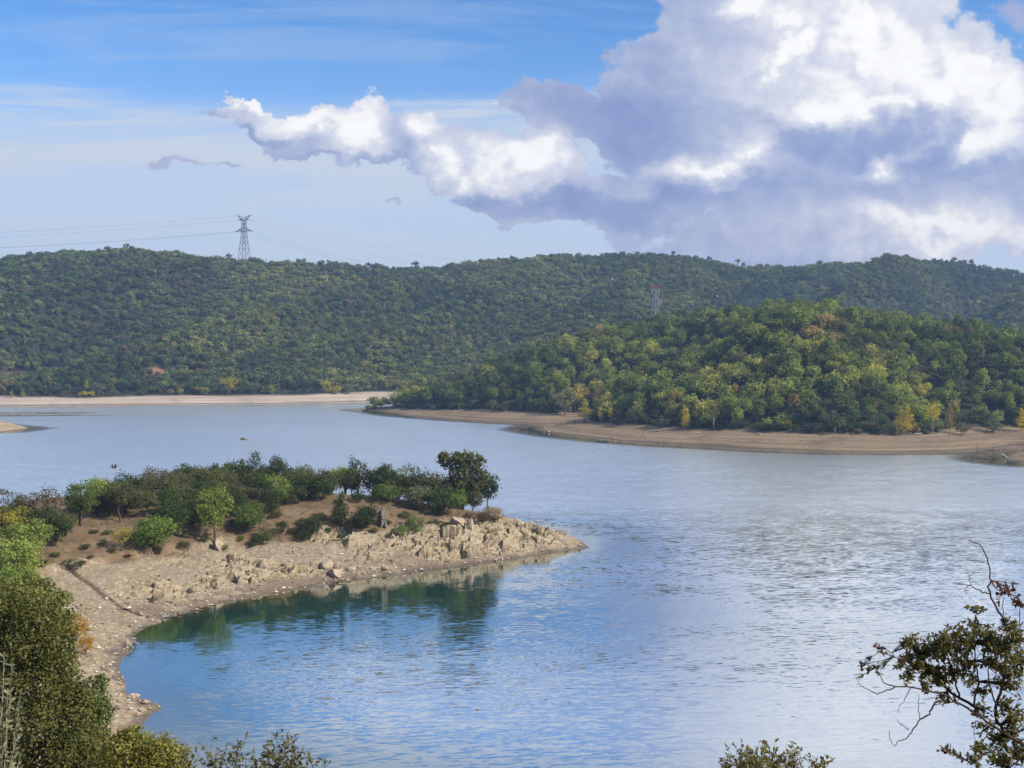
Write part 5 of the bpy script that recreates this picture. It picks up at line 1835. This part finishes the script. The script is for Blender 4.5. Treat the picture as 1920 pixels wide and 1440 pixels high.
px_wood('driftwood', 'white forked driftwood on the small spit at the right edge', 'driftwood', [[(1889, 859), (1884, 854), (1882, 852)], [(1884, 854), (1877, 851)]], at_z(1888, 861)[1] + 1.5, .16, WHITEWOOD)
px_wood('driftwood', 'thin grey branch floating before the small right spit', 'driftwood', [[(1834, 855), (1843, 853.4), (1854, 852.6)]], at_z(1840, 855)[1], .09, WOOD)
px_wood('log', 'pale straight log lying under the yellow poplars of the right shore', 'driftwood', [[(1711, 813), (1728, 812.6)]], on_ground(1720, 814, hill, 360, 800)[1], .20, WHITEWOOD)
px_wood('log', 'dark log floating just off the right-hand shore', 'driftwood', [[(1121, 827.6), (1131, 828), (1142, 827.6)]], at_z(1130, 828.5)[1], .20, BLACKWOOD)
px_wood('driftwood', 'black snag with upturned ends at the tip of the fishing spit', 'driftwood', [[(991, 801), (992.5, 804, 0), (996, 803.8), (1000, 802), (1001, 800)]], at_z(995, 805.5)[1], .24, BLACKWOOD)
px_wood('driftwood', 'dark dead branch standing at the outer tip of the wooded hill', 'driftwood', [[(680, 770), (686, 771), (690, 771)], [(686, 771), (694, 765)]], at_z(688, 771)[1], .30, BLACKWOOD)
boulder(1029, 810, 6, 4, 'single white rock on the water edge of the fishing spit', None, hill, (360, 800))
boulder(1022, 803, 5, 2.5, 'flat dark-topped rock in the middle of the fishing spit', None, hill, (360, 800))
boulder(1419, 814, 6, 3, 'pale yellowish rock on the beach below the brownish twiggy bush', None, hill, (360, 800))
boulder(1895, 838, 8, 5, 'dark rock at the head of the right-hand inlet', None, hill, (360, 800))

for k in range(34):
    a = rng.uniform(1080, 1900)
    b0 = np.interp(a, [1080, 1250, 1450, 1650, 1900], [818, 832, 841, 845, 838])
    boulder(a, b0 - rng.uniform(0, 30) * (1 if a > 1200 else .5), rng.uniform(2.5, 5.5), rng.uniform(1.6, 3.2), 'small stone lying on the bare beach of the right-hand hill', 'stones on the beach of the right-hand hill', hill, (360, 800))

# ------------------------------------------------------------------ people and boats
def person_material():
    m, N = new_mat('dark_clothing')
    z = N.sep(N.new('ShaderNodeTexCoord').outputs['Object'])[2]
    lv = N.new('ShaderNodeAttribute')
    lv.attribute_name = 'skin'
    c = N.mix(lv.outputs['Fac'], (.020, .022, .030, 1), (.42, .27, .19, 1))
    return finish(m, N, principled(N, c, .8, None, .2).outputs[0])


PERSON = person_material()


def person(loc, rz, label, pose='stand', group=None):
    """one skinned figure: joints, radii and links of the pose"""
    if pose == 'stand':
        J = {'pelvis': (0, 0, .95), 'chest': (0, 0, 1.32), 'neck': (0, 0, 1.50), 'head': (0, .02, 1.62), 'crown': (0, .01, 1.76),
             'sl': (-.19, 0, 1.43), 'el': (-.27, .02, 1.14), 'hl': (-.22, .22, 1.02), 'fl': (-.20, .30, 1.04), 'sr': (.19, 0, 1.43), 'er': (.27, .04, 1.14), 'hr': (.16, .26, 1.08), 'fr': (.12, .34, 1.10),
             'pl': (-.10, 0, .90), 'kl': (-.13, .02, .49), 'al': (-.14, -.02, .09), 'tl': (-.15, .16, .04), 'pr': (.10, 0, .90), 'kr': (.12, .04, .49), 'ar': (.13, .02, .09), 'tr': (.14, .2, .04)}
    else:
        J = {'pelvis': (0, 0, .14), 'chest': (0, .05, .50), 'neck': (0, .08, .68), 'head': (0, .10, .80), 'crown': (0, .10, .93),
             'sl': (-.19, .06, .61), 'el': (-.27, .16, .36), 'hl': (-.14, .36, .36), 'fl': (-.10, .44, .38), 'sr': (.19, .06, .61), 'er': (.27, .18, .36), 'hr': (.14, .38, .38), 'fr': (.10, .46, .40),
             'pl': (-.11, .05, .13), 'kl': (-.16, .44, .34), 'al': (-.14, .66, .04), 'tl': (-.14, .80, .06), 'pr': (.11, .05, .13), 'kr': (.16, .44, .34), 'ar': (.14, .66, .04), 'tr': (.14, .80, .06)}
    R = {'pelvis': .15, 'chest': .165, 'neck': .062, 'head': .105, 'crown': .075, 's': .075, 'e': .052, 'h': .042, 'f': .032, 'p': .095, 'k': .066, 'a': .048, 't': .042}
    E = [('pelvis', 'chest'), ('chest', 'neck'), ('neck', 'head'), ('head', 'crown'), ('chest', 'sl'), ('sl', 'el'), ('el', 'hl'), ('hl', 'fl'), ('chest', 'sr'), ('sr', 'er'), ('er', 'hr'), ('hr', 'fr'),
         ('pelvis', 'pl'), ('pl', 'kl'), ('kl', 'al'), ('al', 'tl'), ('pelvis', 'pr'), ('pr', 'kr'), ('kr', 'ar'), ('ar', 'tr')]
    ks = list(J)
    me = bpy.data.meshes.new('person')
    me.from_pydata([J[k] for k in ks], [(ks.index(a), ks.index(b)) for a, b in E], [])
    me.materials.append(PERSON)
    at_ = me.attributes.new('skin', 'FLOAT', 'POINT')
    for i, k in enumerate(ks):
        at_.data[i].value = 1.0 if k in ('head', 'hl', 'fl', 'hr', 'fr') else 0.0
    o = link('person', me)
    md = o.modifiers.new('skin', 'SKIN')
    md.use_smooth_shade = True
    for i, k in enumerate(ks):
        q = R.get(k) or R[k[0]]
        me.skin_vertices[0].data[i].radius = (q, q)
        me.skin_vertices[0].data[i].use_root = (k == 'pelvis')
    o.modifiers.new('smooth', 'SUBSURF').render_levels = 2
    o.location = loc
    o.rotation_euler = (0, 0, rz)
    return tag(o, label, 'person', group)


_ensure = bpy.data.meshes.new('probe')
gp_ = on_ground(1077, 796, hill, 360, 800)
person(tuple(gp_), 1.9, 'person in black clothes standing on the bare fishing spit')
gp_ = on_ground(701, 774, hill, 360, 800)
person(tuple(gp_), 1.2, 'small dark figure standing at the water at the outer end of the wooded hill')


def hull_mesh(name, L, W, H, mat, inflate=False):
    """open boat: pointed bow, flat stern, rounded bilge, a rim and a floor inside"""
    ns, nr = 13, 9
    V, F = [], []
    for side in (0, 1):                       # outer then inner skin
        for i in range(ns):
            t = i / (ns - 1)
            w = W * .5 * (math.sin(PI * min(1, .18 + t * .90)) ** .7 if t < .82 else math.sin(PI * min(1, .18 + .82 * .90)) ** .7 * (1 - t) / .18 * .95 + .02)
            w = max(.02, W * .5 * (min(1.0, (1 - t) * 3.2) ** .6) * (.78 + .22 * math.sin(PI * t)))
            sheer = H * (1 + .35 * t ** 3)
            for k in range(nr):
                a = PI * k / (nr - 1)
                cx = -math.cos(a)
                y = w * cx * (1 - .12 * side)
                z = -.10 + (sheer + .10) * (abs(cx) ** 3.0)
                if side:
                    z = max(z, .06 if abs(cx) < .95 else z)
                V.append((L * (t - .5) * (1 - .02 * side), y, z))
    o = ns * nr
    for i in range(ns - 1):
        for k in range(nr - 1):
            a = i * nr + k
            F.append([a, a + nr, a + nr + 1, a + 1])
            F.append([o + a, o + a + 1, o + a + nr + 1, o + a + nr])
        for k in (0, nr - 1):
            a = i * nr + k
            F.append([a, o + a, o + a + nr, a + nr])
    for i in (0, ns - 1):
        for k in range(nr - 1):
            a = i * nr + k
            F.append([a, a + 1, o + a + 1, o + a])
    return mesh_from(name, V, F, [mat], True)


def boat(px, py, L, W, H, rz, hullmat, label, trim):
    p = at_z(px, py)
    e = empty('rowing_boat' if W > .9 else 'kayak', (p[0], p[1], 0.02), rz, label, 'boat')
    link('hull', hull_mesh('hull', L, W, H, hullmat), e)
    s = Shape()
    for x in (-.28, .12):
        s.box((L * x, 0, H * .72), (.24, W * .84, .04))
    link('thwart', s.mesh('thwart', [trim]), e)
    s = Shape()
    s.tube([(-L * .18, -W * .45, H * 1.1), (-L * .05, -W * .85, H * .65), (L * .02, -W * 1.15, H * .2)], [.02, .02, .02], 5)
    s.box((L * .05, -W * 1.25, H * .12), (.32, .05, .12), -.9)
    link('paddle', s.mesh('paddle', [trim]), e)
    return p


WHITEP = plain('boat_white', (.62, .50, .47), .5, .4, .12, 4)
YELLOWP = plain('boat_yellow', (.60, .40, .05), .5, .4, .12, 4)
TRIM = plain('boat_trim', (.05, .04, .04), .6, .3, .2, 5)
p = boat(215, 877, 2.5, 1.15, .42, 2.55, WHITEP, 'small pale open boat with two dark figures, nearer one of the two boats', TRIM)
person((p[0] - .62, p[1] + .1, .22), 1.2, 'person in dark clothes sitting at the left end of the pale boat', 'sit')
person((p[0] + .12, p[1] - .05, .30), -.6, 'taller person in dark clothes sitting in the middle of the pale boat', 'sit')
p = boat(457, 824.5, 2.9, .86, .34, 3.30, YELLOWP, 'yellow kayak with one dark figure, farther one of the two boats', TRIM)
person((p[0] + .1, p[1], .16), 1.3, 'person in dark clothes sitting in the yellow kayak', 'sit')
s = Shape()
s.box((0, 0, .22), (.75, .5, .34)).box((.1, 0, .45), (.4, .35, .16))
o = link('gear_bag', s.mesh('gear_bag', [TRIM]))
o.location = (p[0] - .85, p[1] + .05, .12)
tag(o, 'dark bag lying at the left end of the yellow kayak', 'bag')

# ------------------------------------------------------------------ road cut with a parked car at the far left
gc = on_ground(24, 713, far, 800, 1100)
zc = gc[2] + .4
road_v, road_f = [], []
xsr = np.linspace(-420, gc[0] + 16, 24)
for x in xsr:
    yc = gc[1] + .02 * (x - gc[0]) + 2 * math.sin(x / 40)
    road_v += [(x, yc - 4.2, zc), (x, yc + 4.0, zc), (x, yc + 4.0, zc - 6), (x, yc - 4.2, zc - 6)]
for i in range(len(xsr) - 1):
    a = i * 4
    for k in range(4):
        road_f.append([a + k, a + 4 + k, a + 4 + (k + 1) % 4, a + (k + 1) % 4])
structure('road', mesh_from('road', road_v, road_f, [plain('road_surface', (.30, .255, .215), .9, .2, .2, .3)]))
ec = empty('parked_car', (gc[0], gc[1] - .5, zc + .01), .05, 'white car parked on the road cut at the far left edge', 'car')
CARW = plain('car_white', (.80, .80, .80), .35, .5, .04, 3)
GLASS = plain('car_glass', (.03, .035, .04), .1, .5, .1, 3)
RUBBER = plain('rubber', (.02, .02, .02), .8, .2, .2, 8)
prof = [(-2.1, .35), (-2.12, .80), (-1.95, .92), (-1.35, .98), (-1.0, 1.42), (.35, 1.46), (1.05, 1.0), (1.95, .86), (2.1, .70), (2.1, .35)]
V = [(x, -.85, z) for x, z in prof] + [(x, .85, z) for x, z in prof]
n = len(prof)
F = [list(range(n)), list(range(2 * n - 1, n - 1, -1))] + [[i, i + n, (i + 1) % n + n, (i + 1) % n] for i in range(n)]
link('body', mesh_from('car_body', V, F, [CARW]), ec)
for sgn in (-1, 1):
    V = [(-.98, sgn * .856, 1.02), (-.80, sgn * .856, 1.36), (.28, sgn * .856, 1.38), (.82, sgn * .856, 1.02)]
    V += [(a, b + sgn * .01, c) for a, b, c in V]
    link('side_window', mesh_from('side_window', V, [[0, 1, 2, 3], [7, 6, 5, 4], [0, 4, 5, 1], [1, 5, 6, 2], [2, 6, 7, 3], [3, 7, 4, 0]], [GLASS]), ec)
    for xx in (-1.3, 1.3):
        s = Shape().tube([(xx, sgn * .72, .33), (xx, sgn * .90, .33)], [.33, .33], 14)
        link('wheel', s.mesh('wheel', [RUBBER]), ec)
s = Shape()
RAIL = plain('galvanised_steel', (.62, .63, .65), .45, .5, .08, 2, .3)
x0, x1 = -400.0, gc[0] + 8
for x in np.arange(x0, x1, 4.0):
    yc = gc[1] + .02 * (x - gc[0]) + 2 * math.sin(x / 40) - 3.4
    s.box((x, yc + .1, zc + .3), (.14, .10, 1.0))
eg = empty('guard_rail', (0, 0, 0), 0, 'long pale steel guard rail along the road cut at the far left', 'guard rail')
link('post_row', s.mesh('post_row', [RAIL]), eg)
s = Shape()
xx = np.arange(x0, x1, 4.0)
for dz in (.48, .62, .76):
    s.tube([(x, gc[1] + .02 * (x - gc[0]) + 2 * math.sin(x / 40) - 3.42 - .03 * (dz == .62), zc + dz) for x in xx], [.075] * len(xx), 5)
link('beam', s.mesh('beam', [RAIL]), eg)

# ------------------------------------------------------------------ pylons and cables
STEEL = plain('pylon_steel', (.075, .095, .105), .6, .4, .15, .5)
GREYSTEEL = plain('pale_steel', (.34, .31, .33), .6, .4, .15, .5)
REDSTEEL = plain('red_paint', (.52, .13, .11), .6, .4, .15, .5)
INSUL = plain('insulator_glass', (.62, .74, .76), .4, .5, .05, 4)


def pylon(base, H, yaw, label, top_mat, body_mat, hanging):
    e = empty('electricity_pylon', tuple(base), yaw, label, 'pylon')
    u = H / 52.0
    lev = [(0, 5.0), (9, 4.3), (18.8, 3.5), (25, 2.9), (30.5, 2.35), (35.6, 1.9), (39.7, 1.75), (43.6, 1.7), (47.6, 1.6)]
    s = Shape()
    cor = [(-1, -1), (1, -1), (1, 1), (-1, 1)]
    for (z0, w0), (z1, w1) in zip(lev[:-1], lev[1:]):
        for i in range(4):
            a, b = cor[i], cor[(i + 1) % 4]
            p00 = np.array([a[0] * w0, a[1] * w0, z0]) * u
            p01 = np.array([a[0] * w1, a[1] * w1, z1]) * u
            p10 = np.array([b[0] * w0, b[1] * w0, z0]) * u
            p11 = np.array([b[0] * w1, b[1] * w1, z1]) * u
            s.strut(p00, p01, .24 * u)
            s.strut(p00, p11, .13 * u)
            s.strut(p10, p01, .13 * u)
            s.strut(p01, p11, .13 * u)
    link('lattice_body', s.mesh('lattice_body', [body_mat]), e)
    tips = {}

    def arm(nm, zt, zb, zl, L, mat, z_tip):
        s = Shape()
        for sx in (-1, 1):
            tip = np.array([sx * L, 0, z_tip]) * u
            for sy in (-1, 1):
                for (zz, ww) in ((zt, 1.65), (zb, 1.75)):
                    s.strut(np.array([sx * ww, sy * ww, zz]) * u, tip, .17 * u)
                n = 5
                for k in range(1, n):
                    f = k / n
                    top = np.array([sx * 1.65, sy * 1.65, zt]) * u * (1 - f) + tip * f
                    bot = np.array([sx * 1.75, sy * 1.75, zb]) * u * (1 - f) + tip * f
                    s.strut(top, bot, .10 * u)
                    f2 = (k - 1) / n
                    bot2 = np.array([sx * 1.75, sy * 1.75, zb]) * u * (1 - f2) + tip * f2
                    s.strut(bot2, top, .10 * u)
        link(nm, s.mesh(nm, [mat]), e)
    arm('lower_crossarm', 39.7, 36.6, 0, 9.0, body_mat, 36.4)
    arm('upper_crossarm', 49.2, 47.4, 0, 5.4, top_mat, 47.5)
    s = Shape()
    for sx in (-1, 1):
        tip = np.array([sx * 7.8, 0, 52.0]) * u
        for sy in (-1, 1):
            for (zz, ww) in ((49.6, .4), (47.5, 2.6)):
                s.strut(np.array([sx * ww, sy * 1.3, zz]) * u, tip, .17 * u)
            for k in range(1, 4):
                f = k / 4
                a = np.array([sx * .4, sy * 1.3, 49.6]) * u * (1 - f) + tip * f
                b = np.array([sx * 2.6, sy * 1.3, 47.5]) * u * (1 - f) + tip * f
                s.strut(a, b, .10 * u)
    link('earth_wire_horn', s.mesh('earth_wire_horn', [top_mat]), e)
    ends = []
    drop = 4.2 if hanging else 0.0
    for (x, z) in ((-9, 36.4), (-5.2, 36.5), (5.2, 36.5), (9, 36.4), (-5.4, 47.5), (5.4, 47.5)):
        if hanging:
            s = Shape().tube([np.array([x, 0, z]) * u, np.array([x, 0, z - drop]) * u], [.20 * u] * 2, 6)
            link('insulator', s.mesh('insulator', [INSUL]), e)
        else:
            s = Shape()
            for sy in (-1, 1):
                s.tube([np.array([x, 0, z]) * u, np.array([x, sy * 3.6, z - .5]) * u], [.17 * u] * 2, 6)
            link('insulator', s.mesh('insulator', [STEEL]), e)
        ends.append((x, z - drop))
    ends += [(-7.8, 52.0), (7.8, 52.0)]
    R = Matrix.Rotation(yaw, 3, 'Z')
    return [np.array(base) + np.array(R @ Vector((x * u, 0, z * u))) for x, z in ends]


b1 = on_ground(458, 501, far, 1000, 1300)
b1 = at_y(458, 503, 1212.0)
b1[2] = min(b1[2], h_far(b1[:1], b1[1:2])[0][0])
H1 = at_y(458, 403.5, 1212.0)[2] - b1[2]
e1 = pylon(b1, H1, math.radians(-18), 'tall dark steel lattice pylon rising above the far ridge into the sky', STEEL, STEEL, False)
b2 = on_ground(1229, 638, far, 900, 1300)
H2 = at_y(1229, 532, b2[1])[2] - b2[2]
e2 = pylon(b2, H2, math.radians(-58), 'paler lattice pylon with red-painted top arms on the slope behind the wooded hill', REDSTEEL, GREYSTEEL, True)
offA = at_y(-720, 452, 1330.0) - at_y(449, 412, 1212.0)
offB = at_y(2010, 640, 1010.0) - at_y(1229, 533, b2[1])
CABLE = plain('aluminium_cable', (.20, .21, .23), .5, .5, .05, 1)
BALL = plain('marker_white', (.88, .86, .82), .5, .3, .03, 1)


def cable(a, b, sag, group, label, balls=()):
    t = np.linspace(0, 1, 41)[:, None]
    P = a + (b - a) * t
    P[:, 2] -= 4 * sag * (t * (1 - t))[:, 0]
    V, F = tube(P - a, [.035] * 41, 4)
    o = link('power_cable', mesh_from('power_cable', V, F, [CABLE]))
    o.location = tuple(a)
    tag(o, label, 'cable', group)
    for f in balls:
        p = a + (b - a) * f
        p[2] -= 4 * sag * f * (1 - f)
        q = rock_mesh('marker_ball', 5, 0, 10)
        q.materials.clear()
        q.materials.append(BALL)
        w = link('marker_ball', q, o)
        w.location = tuple(p - a)
        w.scale = (.42, .42, .42)


for k in range(8):
    horn = k >= 6
    cable(e1[k], e1[k] + offA, 9.5, 'cables leaving the ridge pylon to the left', 'thin cable sagging from the ridge pylon off to the left edge')
    cable(e1[k], e2[k], 9.0 if horn else 12.0, 'cables between the two pylons', 'thin cable sagging from the ridge pylon down to the red-topped pylon', (.596, .898) if k == 7 else ())
    cable(e2[k], e2[k] + offB, 9.0, 'cables leaving the red-topped pylon to the right', 'thin cable running from the red-topped pylon off to the right behind the wooded hill', (.135, .375) if k == 7 else ())


HAZE = 0.00019
# ------------------------------------------------------------------ the air
hz = Shape().box((0, 975, 89.5), (3100, 2350, 199))
m, N = new_mat('haze_air')
vol = N.new('ShaderNodeVolumePrincipled')
vol.inputs['Color'].default_value = (0.42, 0.63, 1.0, 1)
vol.inputs['Density'].default_value = HAZE
vol.inputs['Anisotropy'].default_value = 0.2
o = N.new('ShaderNodeOutputMaterial')
m.node_tree.links.new(vol.outputs[0], o.inputs['Volume'])
haze = link('haze', hz.mesh('haze', [m]))
haze['kind'] = 'stuff'
